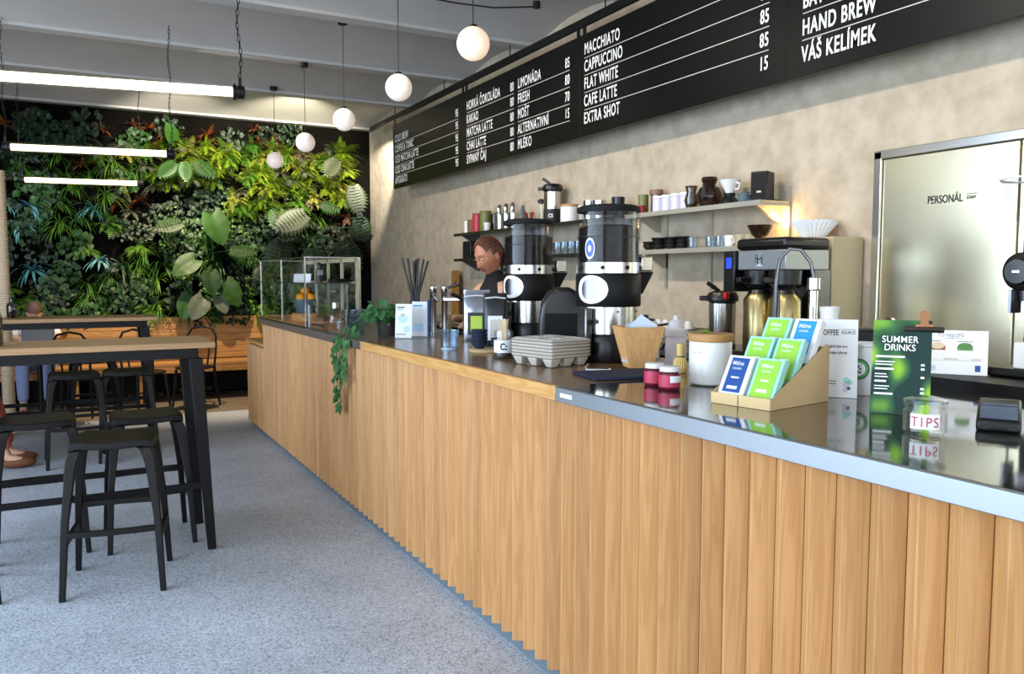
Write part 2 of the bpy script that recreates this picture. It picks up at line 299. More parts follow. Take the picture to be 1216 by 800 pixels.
for nm, along, a, b, pos in (('window_1', 'y', -1.0, 6.2, XL-.1), ('window_2', 'x', -3.05, 3.45, YN-.1)):
    w = struct(thing(nm, None, None)); n = 5
    fr = G(); zb, zt = (.35, 3.15) if along == 'y' else (.3, 3.15)
    def bx(g, u0, u1, z0, z1, d):
        return g.box(pos-d, pos+d, u0, u1, z0, z1) if along == 'y' else g.box(u0, u1, pos-d, pos+d, z0, z1)
    bx(fr, a, b, zb, zb+.07, .04); bx(fr, a, b, zt-.07, zt, .04)
    for i in range(n+1):
        c = a+(b-a)*i/n; bx(fr, max(a, c-.035), min(b, c+.035), zb+.07, zt-.07, .04)
    fr.build('window_frame', 'black_metal', w, smooth=0)
    for i in range(n):
        u0 = a+(b-a)*i/n+.03; u1 = a+(b-a)*(i+1)/n-.03; g = G(); bx(g, u0, u1, zb+.07, zt-.07, .004); g.build('pane', 'glass', w, smooth=0)
# vaulted ceiling on flat beams
prof = []
for a, b in zip(BEAMS[1:], BEAMS[:-1]):
    lo, hi = a+.07, b-.07
    prof += [(a, 3.46), (lo, 3.46)]+[(lo+(hi-lo)*t/14, 3.485+.10*math.sin(PI*t/14)**.8) for t in range(15)]+[(hi, 3.46)]
    BEAM_END = b
prof = sorted(set(prof)) if False else prof
allp = []
for a, b in list(zip(BEAMS[1:], BEAMS[:-1]))[::-1]:
    lo, hi = a+.07, b-.07
    allp += [(a, 3.46), (lo, 3.46)]+[(lo+(hi-lo)*t/14, 3.485+.10*math.sin(PI*t/14)**.8) for t in range(15)]+[(hi, 3.46)]
allp += [(10.80, 3.46), (YF, 3.46)]
g = G(); vs = []
for y, z in allp: vs += [(XL-.2, y, z), (XR+.01, y, z)]
n = len(allp); fs = [(2*i, 2*i+1, 2*i+3, 2*i+2) for i in range(n-1)]
g.add(vs, fs); g.box(XL-.2, XR+.2, YN-.2, YF+.2, 3.76, 3.86)
struct(g.build('ceiling', 'ceiling_paint', smooth=25))

# ================================================================ BAR COUNTER
T = 1.10
bar_c = thing('bar_counter', 'long light oak bar counter with vertical sawtooth slats', 'counter', (1.505, 4.2, 0))
def loc_box(g, x0, x1, y0, y1, z0, z1): return g.box(x0-1.505, x1-1.505, y0-4.2, y1-4.2, z0, z1)
g = G(); loc_box(g, 1.512, 2.36, .2, 7.58, .06, 1.05); loc_box(g, 1.512, 2.10, 7.58, 8.37, .06, .83); g.build('carcass', 'box_beech', bar_c, smooth=0)
g = G(); loc_box(g, 1.496, 1.62, .2, 8.33, 0, .06); g.build('plinth', 'plinth_grey', bar_c, smooth=0)
ph = math.radians(50); p_ = .09; d_ = p_*math.sin(ph)*math.cos(ph); w_ = p_*math.cos(ph)**2; s_ = p_*math.sin(ph)**2
def slatmesh(h):
    e = .0015
    poly = [(0.006, s_-e), (0, s_-e), (-d_+.002, .003), (-d_, .0), (-d_+.0015, -.0025), (0, -w_+e), (0.006, -w_+e)]
    return G().prism(poly, h, Matrix.Translation((0, 0, .05))).mesh('slat', 'slat_oak', 20)
S1, S2 = slatmesh(1.003), slatmesh(.765)
y = 8.30
while y > .25:
    o = bpy.data.objects.new('slat', S1 if y < 7.56 else S2); COL.objects.link(o); o.parent = bar_c; o.location = (0, y-4.2, 0); y -= p_
# worktops
def solid(name, label, cat, m, b, bev=.003, group=None): return tag(G().box(*b).build(name, m, None, bev=bev, smooth=30), label, cat, group)
w0 = thing('stone_worktop', 'dark grey stone worktop slab under the glass display case', 'worktop', (1.9, 6.1, 1.05))
G().box(-.455, .40, -1.52, 1.49, 0, .05).build('slab', 'stone', w0, bev=.004)
w1 = thing('wooden_worktop', 'oak worktop with pale front edge between plant and steel top', 'worktop', (1.9, 3.5, 1.05))
G().box(-.43, .50, -1.12, 1.075, 0, .05).build('board', 'counter_oak', w1, bev=.002)
G().box(-.455, -.4305, -1.12, 1.075, 0, .05).build('front_edge', 'edge_oak', w1, bev=.003)
w2 = thing('steel_worktop', 'glossy black worktop with brushed steel front edge', 'worktop', (1.9, 1.29, 1.05))
G().box(-.44, .68, -1.09, 1.085, 0, .05).build('top_panel', 'steel_top', w2)
G().box(-.457, -.4405, -1.09, 1.085, 0, .0495).build('front_edge', 'brushed_steel', w2, bev=.002)
bar(w2, (-.4572, 1.05, .018), (0, -1, 0), (0, 0, 1), .075, .014, 'white_paper', 'sticker')
tag(G().box(1.47, 2.12, 7.60, 8.385, .832, .862).build('end_cap_shelf', 'edge_oak', bev=.003), 'low oak shelf top at the far end of the bar counter', 'shelf')
# back ledge carrying the big grinder
tag(G().box(2.585, 3.12, .35, 2.02, 1.03, 1.135).build('back_ledge', 'black_metal', bev=.004), 'black raised ledge along the back of the steel worktop', 'ledge')
tag(G().box(2.62, 3.10, .37, 2.0, 0, 1.028).build('ledge_cabinet', 'matte_black'), 'matte black cabinet under the grinder ledge', 'cabinet')
bc = thing('back_counter', 'low dark counter along the plaster wall under the shelves', 'counter', (3.3, 5.4, 0))
G().box(-.28, .29, -2.83, 2.83, 0, 1.02).build('body', 'matte_black', bc); G().box(-.31, .295, -2.85, 2.85, 1.02, 1.06).build('top', 'brushed_steel', bc, bev=.003)

# ================================================================ MENU BOARDS
RT, UP = (0, -1, 0), (0, 0, 1)
rail = thing('menu_rail', 'long black steel rail hanging menu boards below the ceiling', 'rail', (3.35, 5.6, 3.34))
G().box(-.012, .012, -4.6, 4.45, -.03, .03).build('bar', 'black_metal', rail, smooth=0)
for yb in (9.14, 7.70, 6.28, 4.85, 3.42, 1.99): G().tube([(0, yb-5.6, .03), (0, yb-5.6, .125)], .005, 6).build('rod', 'black_metal', rail)
boards = [(9.19, 7.206, 'with five cold drinks at ninety-five, nearest the planted wall', [(0.07, ['COLD BREW', 'COFFEE & TONIC', 'ICED MATCHA LATTE', 'ICED CHAI LATTE', 'AFFOGATO'], 1.86, ['95']*5)], 3.08, .12),
 (7.204, 5.156, 'listing hot chocolate, matcha and lemonade in two columns', [(.07, ['HORKÁ ČOKOLÁDA', 'KAKAO', 'MATCHA LATTE', 'CHAI LATTE', 'SYPANÝ ČAJ'], 1.02, ['80']*5), (1.09, ['LIMONÁDA', 'FRESH', 'MOŠT', 'ALTERNATIVNÍ', 'MLÉKO'], 1.91, ['85', '80', '70', '15', ''])], 3.10, .126),
 (5.154, 3.166, 'listing macchiato to extra shot', [(.06, ['MACCHIATO', 'CAPPUCCINO', 'FLAT WHITE', 'CAFE LATTE', 'EXTRA SHOT'], 1.87, ['70', '75', '85', '85', '15'])], 3.14, .125),
 (3.164, 1.18, 'with hand brew line, nearest the steel door', [(.11, ['', '', 'BATCH BREW', 'HAND BREW', 'VÁŠ KELÍMEK'], 1.85, ['']*5)], 3.16, .135)]
for y0, y1, lb, cols, zt, pit in boards:
    b = thing('menu_board', 'black hanging menu board '+lb, 'menu board', (3.35, (y0+y1)/2, 2.51))
    hw = (y0-y1)/2
    G().box(-.012, .012, -hw, hw, 0, .74).build('panel', 'board_black', b, bev=.002)
    for yy in (-hw+.04, hw-.04): G().box(-.004, .004, yy-.018, yy+.018, .741, .799).build('strap', 'black_metal', b, smooth=0)
    for u, names, up_, prices in cols:
        for k in range(5):
            zc = zt-pit*k-2.51-.038
            if names[k]: text(b, names[k], .080, (-.0125, hw-u, zc), RT, UP, xs=.60, bold=.012, space=1.12, heavy=.032)
            if prices[k]: text(b, prices[k], .072, (-.0125, hw-up_, zc), RT, UP, xs=.60, bold=.012, space=1.12, heavy=.032, align='RIGHT')
            if k < 4 and (names[k] or lb.startswith('with hand')): bar(b, (-.0125, hw-u, zc-.028), RT, UP, up_-u, .005, 'line_print', 'rule_line')

# ================================================================ PENDANT GLOBES
for i, (yy, lb) in enumerate(((4.03, 'nearest, warmest and largest of the row'), (5.18, 'second in the row from the camera'), (6.43, 'third of the row, in front of the planted wall edge'), (7.68, 'fourth of the row, against the ferns'), (9.0, 'last, smallest and lowest-looking of the row'))):
    t = thing('globe_pendant', 'white glass globe pendant lamp, '+lb, 'pendant lamp', (1.925, yy, 2.73), 0, 'row of globe pendants above the bar')
    G().sphere(.089, seg=28, rings=18).build('globe', 'globe_warm' if i == 0 else 'globe', t, smooth=60)
    G().lathe([(.022, .084), (.022, .098), (.008, .104)]).build('cap', 'black_metal', t)
    zc = ceil_z(yy)-2.73
    G().tube([(0, 0, .10), (0, 0, zc-.035)], .003, 6).build('cord', 'black_plastic', t)
    G().cyl(.038, zc-.04, zc-.004).build('canopy', 'black_metal', t)

# ================================================================ TUBE LAMPS ON CHAINS
def chain(h, wob=.008):
    g = G(); n = int(h/.034)
    for k in range(n):
        z = (k+.5)*h/n; a = (k % 2)*PI/2+.3; ox = wob*math.sin(k*.55)
        pts = []
        for q in range(8):
            th = 2*PI*q/8; u = .0075*math.cos(th); vv = .022*math.sin(th); pts.append((ox+u*math.cos(a), u*math.sin(a), z+vv))
        g.tube(pts, .0028, 4, True)
    return g
for xr, yr, xl, yl, lb in ((.854, 4.75, -.46, 4.97, 'glowing tube lamp on chains, nearest and longest'), (.751, 7.38, -.485, 7.60, 'glowing tube lamp on chains, middle of the three'), (.676, 9.87, -.512, 10.07, 'glowing tube lamp on chains, lowest against the plants')):
    a = Vector((xl, yl, 0)); b = Vector((xr, yr, 0)); Lh = (b-a).length/2; c = (a+b)/2; rz = math.atan2((b-a).y, (b-a).x)
    zt = 2.5
    t = thing('tube_lamp', lb, 'tube lamp', (c.x, c.y, zt), rz, 'tube lamps over the high tables')
    ry = Matrix.Rotation(PI/2, 4, 'Y')
    G().lathe([(.026, -Lh+.05), (.026, Lh-.05)], mtx=ry).build('light_tube', 'tube_light', t)
    G().lathe([(.040, -Lh+.03), (.040, Lh-.03)], mtx=ry, cap=False).build('clear_sleeve', 'glass', t)
    for s in (-1, 1):
        G().lathe([(.030, Lh-.06), (.045, Lh-.055), (.045, Lh-.045), (.036, Lh-.04), (.036, Lh), (.02, Lh+.006)], mtx=Matrix.Rotation(s*PI/2, 4, 'Y')).build('end_cap', 'black_metal', t)
        G().box(s*(Lh-.02)-.008, s*(Lh-.02)+.008, -.012, .012, .034, .08).build('hook', 'black_metal', t)
        p = c+Vector((math.cos(rz), math.sin(rz), 0))*s*(Lh-.02)
        chain(ceil_z(p.y)-zt-.07).build('chain', 'black_metal', t, (s*(Lh-.02), 0, .07))

cc_ = thing('ceiling_cable', 'thin black cable with a small junction box on the ceiling above the menu', 'cable', (3.05, 5.2, 3.50))
G().tube([(-.75, .55, .05), (-.5, .42, .0), (-.25, .30, -.03), (0, .12, -.035)], .006, 6).build('cord', 'black_plastic', cc_); G().cyl(.028, -.05, -.005, (0, .10)).build('junction_box', 'black_plastic', cc_)
# ================================================================ STEEL DOOR IN THE WALL
d1 = struct(thing('door_1', None, None, (3.6, 2.395, 0)))
G().box(-.030, -.002, -.335, .33, .0, 2.06).build('door_leaf', 'door_steel', d1, bev=.002)
G().box(-.030, -.002, -1.01, -.345, .0, 2.06).build('door_leaf', 'door_steel', d1, bev=.002)
g = G(); g.box(-.045, -.001, .333, .375, 0, 2.10); g.box(-.045, -.001, -1.05, -1.012, 0, 2.10); g.box(-.045, -.001, -1.05, .375, 2.063, 2.105); g.build('door_frame', 'steel', d1, bev=.003)
h = G().cyl(.026, 0, .010, mtx=rot('Y', -PI/2, (-.030, .265, 1.25))).build('rosette', 'steel', d1)
G().tube([(-.030, .265, 1.25), (-.075, .265, 1.25), (-.082, .255, 1.25), (-.082, .14, 1.25)], .009, 8).build('door_handle', 'steel', d1)
text(d1, 'PERSONÁL', .036, (-.031, .085, 1.822), RT, UP, 'ink', .70, .012)
text(d1, 'STAFF', .014, (-.031, -.108, 1.830), RT, UP, 'ink', .8, .03); bar(d1, (-.031, -.106, 1.852), RT, UP, .05, .003, 'ink')

# ================================================================ HIGH TABLES AND STOOLS
def high_table(label, loc, Lx, Ly):
    t = thing('high_table', label, 'table', loc)
    G().box(-Lx/2, Lx/2, -Ly/2, Ly/2, 1.098, 1.13).build('tabletop', 'table_oak', t, bev=.003)
    g = G(); ix, iy = Lx/2-.10, Ly/2-.035
    for s in (-1, 1): g.box(-ix, ix, s*iy-.018, s*iy+.018, 1.045, 1.097); g.box(s*ix-.018, s*ix+.018, -iy, iy, 1.045, 1.097)
    g.build('apron', 'black_metal', t)
    for sx in (-1, 1):
        for sy in (-1, 1):
            G().frustum((.021, .021), (.034, .034), 0, 1.045, ca=(sx*(ix+.055), sy*(iy+.03)), cb=(sx*ix, sy*iy)).build('leg', 'black_metal', t, bev=.003)
    g = G()
    for sy in (-1, 1): g.box(-ix-.036, ix+.036, sy*(iy+.02)-.010, sy*(iy+.02)+.010, .34, .372)
    g.build('foot_rail', 'black_metal', t)
    return t
high_table('oak high table with black legs, nearest the camera', (-.16, 4.83, 0), 1.60, .53)
high_table('oak high table with black legs, farther back before the bench', (-.20, 7.92, 0), 1.60, .56)
def make_stool():
    t = thing('bar_stool', 'x', 'stool', (0, 0, 0), 0, 'black bar stools at the high tables')
    W, D, H = .185, .175, .72
    g = G(); nx, ny = 12, 8; vs = []
    for j in range(ny+1):
        for i in range(nx+1):
            u, v = i/nx*2-1, j/ny*2-1
            z = H-.010*(1-u*u)+.004*(v*v) - (.016*max(0, abs(u)-.82)/.18)
            k = 1-.05*v*v; vs.append((u*W*k, v*D*(1-.06*u*u), z))
    m = len(vs); vs += [(x, y, z-.034) for x, y, z in vs]; fs = []
    for j in range(ny):
        for i in range(nx):
            a = j*(nx+1)+i; fs += [(a, a+1, a+nx+2, a+nx+1), (m+a, m+a+nx+1, m+a+nx+2, m+a+1)]
    rim = [i for i in range(nx+1)]+[j*(nx+1)+nx for j in range(1, ny+1)]+[ny*(nx+1)+i for i in range(nx-1, -1, -1)]+[j*(nx+1) for j in range(ny-1, 0, -1)]
    for a, b in zip(rim, rim[1:]+rim[:1]): fs.append((a, m+a, m+b, b))
    g.add(vs, fs).build('seat', 'black_wood', t, bev=.004, smooth=50)
    for sx in (-1, 1):
        for sy in (-1, 1):
            g = G(); path = [(.66*W, .70*D, H-.038, .020, .036), (.80*W, .74*D, H-.046, .026, .034), (.87*W, .78*D, H-.075, .026, .030), (.92*W, .83*D, H-.13, .022, .026), (.98*W, .90*D, H-.24, .019, .022), (1.05*W, 1.02*D, .36, .016, .018), (1.15*W, 1.20*D, 0, .013, .014)]
            vs = []; fs = []
            for x, y, z, a, b in path: vs += [(sx*x-a, sy*y-b, z), (sx*x+a, sy*y-b, z), (sx*x+a, sy*y+b, z), (sx*x-a, sy*y+b, z)]
            for i in range(len(path)-1):
                for k in range(4): fs.append((i*4+k, i*4+(k+1) % 4, i*4+4+(k+1) % 4, i*4+4+k))
            fs += [(0, 1, 2, 3), tuple(range(len(path)*4-4, len(path)*4))]
            g.add(vs, fs).build('leg', 'black_wood', t, bev=.004, smooth=45)
    for z, kind in ((.30, 'f'), (.34, 'b'), (.25, 'l'), (.25, 'r')):
        k = 1.07 if z > .28 else 1.09; x, yv = W*k, D*1.05*(1+(.36-z)*.5)
        if kind in 'fb':
            s = -1 if kind == 'f' else 1; pts = [(-x, s*yv, z), (-x*.5, s*(yv+.012), z), (0, s*(yv+.016), z), (x*.5, s*(yv+.012), z), (x, s*yv, z)]
        else:
            s = -1 if kind == 'l' else 1; pts = [(s*x, -yv, z), (s*x, 0, z), (s*x, yv, z)]
        G().tube(pts, .015, 4, flat=1.2).build('foot_bar', 'black_wood', t)
    return t
st = make_stool()
spots = [(.13, 4.30, -.16, 'black wooden bar stool standing in front of the near high table'), (.31, 4.93, .02, 'black wooden bar stool tucked under the near table by its right legs'), (-.22, 5.02, .05, 'black wooden bar stool under the near table, left of the tucked one'), (-.60, 4.42, .1, 'black wooden bar stool cut off by the left edge of the photo'),
 (-.05, 7.25, .05, 'black wooden bar stool in front of the far high table, centre'), (.33, 7.30, -.05, 'black wooden bar stool at the right end of the far high table'), (.10, 8.55, .1, 'black wooden bar stool behind the far high table')]
for i, (x, y, rz, lb) in enumerate(spots):
    o = st if i == 0 else dup(st, (0, 0, 0)); o.location = (x, y, 0); o.rotation_euler = (0, 0, rz); o['label'] = lb

# ================================================================ BENCH UNDER THE PLANTS
be = thing('slatted_bench', 'long pine plank bench with high backrest under the planted wall', 'bench', (1.0, 10.35, 0))
bm1 = G().box(-.448, .448, -.009, .009, -.036, .036).mesh('plank', 'bench_pine', 0)
xs = [-2.7+.9*k for k in range(6)]
for r in range(7):
    for x in xs:
        o = bpy.data.objects.new('plank', bm1); COL.objects.link(o); o.parent = be; o.location = (x+.05, .305+.004*r, .50+.0745*r); o.rotation_euler = (-.10, 0, 0)
bm2 = G().box(-.448, .448, -.044, .044, -.014, .014).mesh('plank', 'bench_pine', 0)
for r in range(5):
    for x in xs:
        o = bpy.data.objects.new('seat_plank', bm2); COL.objects.link(o); o.parent = be; o.location = (x+.05, -.14+.09*r, .442)
for x in xs:
    o = bpy.data.objects.new('front_plank', bm1); COL.objects.link(o); o.parent = be; o.location = (x+.05, -.18, .385)
G().box(-3.1, 2.26, .33, .36, .05, .44).build('back_panel', 'matte_black', be)
G().box(-3.1, 2.26, .385, .44, .05, 1.00).build('rear_board', 'dark_panel', be)
for k in range(9): G().box(-.02, .02, -.16, .30, 0, .425).build('leg', 'bench_pine', be, (-3.0+.65*k, 0, 0))

# ================================================================ BENTWOOD CHAIRS
def make_chair():
    t = thing('bentwood_chair', 'x', 'chair', (0, 0, 0), 0, 'black bentwood chairs before the bench')
    G().lathe([(0, .452), (.17, .450), (.20, .455), (.205, .465), (.20, .475), (.17, .468), (0, .466)], seg=28).build('seat', 'black_wood', t)
    for sx in (-1, 1):
        G().tube([(sx*.15, -.13, .45), (sx*.165, -.16, .2), (sx*.18, -.19, 0)], [.017, .015, .011], 8).build('leg', 'black_wood', t)
        G().tube([(sx*.19, .24, 0), (sx*.17, .17, .25), (sx*.165, .155, .46)], [.011, .015, .017], 8).build('leg', 'black_wood', t)
    G().tube([(-.165, .155, .46), (-.175, .19, .65), (-.165, .225, .80), (-.11, .245, .885), (0, .25, .91), (.11, .245, .885), (.165, .225, .80), (.175, .19, .65), (.165, .155, .46)], .013, 8).build('back_hoop', 'black_wood', t)
    G().tube([(-.08, .165, .47), (-.09, .20, .62), (-.07, .225, .74), (0, .235, .80), (.07, .225, .74), (.09, .20, .62), (.08, .165, .47)], .010, 8).build('inner_hoop', 'black_wood', t)
    G().tube([(.165*math.cos(a*PI/8), .165*math.sin(a*PI/8), .22) for a in range(16)], .009, 6, True).build('ring_stretcher', 'black_wood', t)
    return t
ch = make_chair()
for i, (x, y, rz, lb) in enumerate(((1.12, 9.62, -.5, 'black bentwood chair nearest the bar counter end'), (.60, 9.35, .4, 'black bentwood chair seen between the table legs'), (-.05, 9.15, .2, 'black bentwood chair beside the laptop table'))):
    o = ch if i == 0 else dup(ch, (0, 0, 0)); o.location = (x, y, 0); o.rotation_euler = (0, 0, rz); o['label'] = lb
def cafe_table(label, loc):
    t = thing('cafe_table', label, 'table', loc)
    G().lathe([(0, .715), (.30, .715), (.31, .722), (.31, .738), (.30, .745), (0, .745)], seg=32).build('tabletop', 'table_oak', t)
    G().cyl(.025, .02, .715).build('column', 'black_metal', t); G().lathe([(.2, 0), (.2, .012), (.03, .03)], seg=28).build('base', 'black_metal', t)
    return t
cafe_table('small round cafe table carrying the laptop, before the bench', (-.38, 9.72, 0))
lp = thing('laptop', 'grey open laptop on the small round table', 'laptop', (-.38, 9.72, .746), PI)
G().box(-.15, .15, -.10, .10, 0, .014).build('base', 'steel_dark', lp, bev=.003); G().box(-.15, .15, -.005, .003, 0, .20, rot('X', .25, (0, .10, .012))).build('lid', 'steel_dark', lp, bev=.003)
# ================================================================ PLANTED WALL  (plants grow out of the wall towards -y)
R_ = random.Random(11)
def rv(a, b): return R_.uniform(a, b)
def frond(g, dirv, L, droop, wid, n=11, up=0):
    p = Vector((0, 0, 0)); d = Vector(dirv).normalized(); st_ = L/n; pts = [p.copy()]
    for i in range(n):
        d = (d+Vector((0, 0, -droop/n))).normalized(); p = p+d*st_; pts.append(p.copy())
    for i in range(1, n+1):
        t = (pts[i]-pts[i-1]).normalized(); sd = t.cross(Vector((0, 0, 1)))
        if sd.length < .05: sd = Vector((1, 0, 0))
        sd.normalize(); nn = sd.cross(t); w = wid*math.sin(PI*min(.98, (i/n)*.85+.12))**.8
        for s in (-1, 1):
            a = pts[i-1]+t*st_*.15; b = pts[i-1]+t*st_*.75; tip = a+sd*s*w+t*w*.35+nn*(-.12*w)
            g.add([a, b, tip+t*st_*.18, tip], [(0, 1, 2, 3)])
def strap(g, dirv, L, droop, w, n=5):
    p = Vector((0, 0, 0)); d = Vector(dirv).normalized(); vs = []
    for i in range(n+1):
        sd = d.cross(Vector((0, 0, 1)));  sd = sd.normalized() if sd.length > .05 else Vector((1, 0, 0))
        ww = w*(1-(i/n)**2)*(.6+.4*min(1, i*2/n))+.0008; vs += [p-sd*ww, p+sd*ww]
        d = (d+Vector((0, 0, -droop/n))).normalized(); p = p+d*L/n
    g.add(vs, [(2*i, 2*i+1, 2*i+3, 2*i+2) for i in range(n)])
HEART = [(0, 0), (.28, -.16), (.48, .06), (.46, .38), (.28, .74), (0, 1.06), (-.28, .74), (-.46, .38), (-.48, .06), (-.28, -.16)]
def heart(g, base, tip_dir, normal, L, fold=.18):
    t = Vector(tip_dir).normalized(); nn = Vector(normal); sd = t.cross(nn).normalized(); nn = sd.cross(t)
    vs = [Vector(base)+t*y*L+sd*x*L+nn*(abs(x)*fold*L-.12*L*y*y) for x, y in HEART]
    c = Vector(base)+t*.45*L; vs.append(c); k = len(HEART)
    g.add(vs, [(i, (i+1) % k, k) for i in range(k)])
def hemi(down=-.2, upz=.9, spread=1.1): return Vector((rv(-spread, spread), -rv(.35, 1), rv(down, upz)))
def fern_mesh(nf, L, dr, w, m):
    g = G()
    for _ in range(nf): frond(g, hemi(), L*rv(.6, 1.1), dr*rv(.7, 1.4), w*rv(.8, 1.2))
    return g.mesh('fern', m, 0)
def grass_mesh(nf, L, dr, w, m):
    g = G()
    for _ in range(nf): strap(g, hemi(-.1, 1.2), L*rv(.6, 1.15), dr*rv(.7, 1.5), w)
    return g.mesh('grass', m, 0)
def heart_mesh(nl, rad, L, m, hang=.0):
    g = G()
    for _ in range(nl):
        a = rv(0, 2*PI); r = rad*math.sqrt(rv(0, 1)); b = (r*math.cos(a), -rv(.03, .17), r*math.sin(a)*.9-hang*rv(0, 1))
        heart(g, b, (rv(-.6, .6), rv(-.5, .1), -rv(.4, 1)), (rv(-.4, .4), -1, rv(.0, .7)), L*rv(.6, 1.2)); g.add([(0, 0, 0), b, (b[0]+.004, b[1], b[2]), (.004, 0, 0)], [(0, 1, 2, 3)])
    return g.mesh('foliage', m, 0)
def vine_mesh(n, H, L, m):
    g = G()
    for _ in range(n):
        z = -rv(0, H); heart(g, (rv(-.09, .09), -rv(.03, .14), z), (rv(-.9, .9), rv(-.6, 0), -rv(.1, 1)), (rv(-.4, .4), -1, rv(0, .8)), L*rv(.6, 1.2), .1)
    return g.mesh('foliage', m, 0)
KIND = {}
def kind(key, name, label, meshes): KIND[key] = (name, label, meshes)
kind('lime', 'fern', 'bright lime fern on the planted wall', [fern_mesh(26, .34, .9, .042, 'leaf_lime') for _ in range(3)])
kind('yellow', 'fern', 'yellowish fern on the planted wall', [fern_mesh(22, .30, 1.1, .04, 'leaf_yellow') for _ in range(2)])
kind('mid', 'fern', 'mid green feathery fern on the planted wall', [fern_mesh(26, .30, 1.0, .04, 'leaf_mid') for _ in range(3)])
kind('grass', 'spider_plant', 'green spider plant on the planted wall', [grass_mesh(34, .34, 1.5, .008, 'leaf_mid') for _ in range(2)])
kind('dgrass', 'strap_plant', 'dark strap-leaved plant on the planted wall', [grass_mesh(28, .36, 1.5, .012, 'leaf_green') for _ in range(2)])
kind('heart', 'pothos', 'heart-leaved climber on the planted wall', [heart_mesh(46, .17, .062, 'leaf_green') for _ in range(3)])
kind('dark', 'dark_climber', 'very dark climber on the planted wall', [heart_mesh(42, .19, .058, 'leaf_dark') for _ in range(3)])
kind('vine', 'hanging_vine', 'narrow hanging vine on the planted wall', [vine_mesh(70, .62, .042, 'leaf_mid') for _ in range(2)])
kind('teal', 'staghorn_fern', 'bluish teal staghorn fern on the planted wall', [grass_mesh(16, .26, 1.2, .018, 'leaf_teal') for _ in range(2)])
kind('rust', 'bromeliad', 'rust brown bromeliad on the planted wall', [grass_mesh(16, .22, .8, .018, 'leaf_rust') for _ in range(2)])
kind('pink', 'dry_fern', 'pinkish drying fern on the planted wall', [fern_mesh(12, .26, 1.6, .035, 'leaf_pink') for _ in range(2)])
kind('silver', 'silver_fern', 'silvery pale fern on the planted wall', [fern_mesh(12, .28, 1.1, .04, 'leaf_silver') for _ in range(2)])
def pick(x, z):
    r = R_.random()
    if z > 3.15: return R_.choice(['rust', 'dark', 'rust', None, 'lime' if x > 2.2 else 'dark'])
    if z > 2.55:
        if x > 2.0: return R_.choice(['lime', 'lime', 'lime', 'mid', 'silver', 'lime', 'yellow', 'pink'])
        if x > .9: return R_.choice(['lime', 'yellow', 'lime', 'rust', 'mid', 'yellow', 'silver'])
        if x > .2: return R_.choice(['mid', 'silver', 'heart', 'yellow', 'grass'])
        return R_.choice(['dark', 'dark', 'rust', 'grass', None])
    if z > 2.05:
        if x > 2.5: return R_.choice(['mid', 'pink', 'silver', 'grass', 'rust'])
        if x > 1.0: return R_.choice(['vine', 'mid', 'dark', 'vine', 'pink', None, 'dark'])
        if x > .3: return R_.choice(['silver', 'mid', 'rust', 'dark', 'grass'])
        return R_.choice(['heart', 'teal', 'heart', 'silver', 'grass', None])
    if z > 1.45:
        if x > 2.4: return R_.choice(['dark', 'dgrass', 'pink', 'dark'])
        if x > 1.1: return R_.choice(['vine', 'dgrass', 'dark', 'dark', 'heart'])
        if x > .25: return R_.choice(['grass', 'dark', 'mid', None, 'dgrass'])
        return R_.choice(['teal', 'mid', 'heart', 'teal', 'dark', None])
    if x > 2.3: return R_.choice(['dark', None, 'dgrass'])
    if x > 1.0: return R_.choice(['dgrass', 'dark', 'heart', 'dgrass', 'dark'])
    return R_.choice(['heart', 'mid', 'dark', 'heart', 'grass'])
nplants = 0
x = -1.15
for iz in range(14):
    for ix in range(21):
        px_ = -1.1+ix*.228+rv(-.10, .10)+(.12 if iz % 2 else 0); pz = 1.06+iz*.172+rv(-.08, .08)
        if px_ > 3.28 or pz > 3.36: continue
        k = pick(px_, pz)
        if not k: continue
        nm, lb, ms = KIND[k]; o = bpy.data.objects.new(nm, R_.choice(ms)); COL.objects.link(o)
        o.location = (px_, YF-.03-rv(0, .05), pz); s = rv(.75, 1.15); o.scale = (s*R_.choice((-1, 1)), s*.95, s); o.rotation_euler = (0, rv(-.25, .25), 0)
        zone = ('near the top ' if pz > 2.7 else 'at mid height ' if pz > 1.8 else 'low above the bench ')+('at far left' if px_ < .1 else 'left of centre' if px_ < 1.2 else 'right of centre' if px_ < 2.4 else 'beside the plaster wall')
        tag(o, lb+', '+zone, 'plant', lb.split(' on the')[0]+' '+zone); nplants += 1
for q in range(64):
    px_ = rv(.75, 3.25); pz = rv(2.3, 3.2) if px_ > 1.6 else rv(2.55, 3.1); k = R_.choice(['lime', 'lime', 'yellow', 'mid', 'lime', 'silver', 'rust' if pz > 2.9 else 'lime'])
    nm, lb, ms = KIND[k]; o = bpy.data.objects.new(nm, R_.choice(ms)); COL.objects.link(o); o.location = (px_, YF-.06-rv(0, .14), pz); s = rv(.65, 1.0); o.scale = (s*R_.choice((-1, 1)), s, s); o.rotation_euler = (0, rv(-.3, .3), 0)
    zone = ('near the top ' if pz > 2.7 else 'at mid height ')+('left of centre' if px_ < 1.2 else 'right of centre' if px_ < 2.4 else 'beside the plaster wall')
    tag(o, lb+', '+zone, 'plant', lb.split(' on the')[0]+' '+zone)
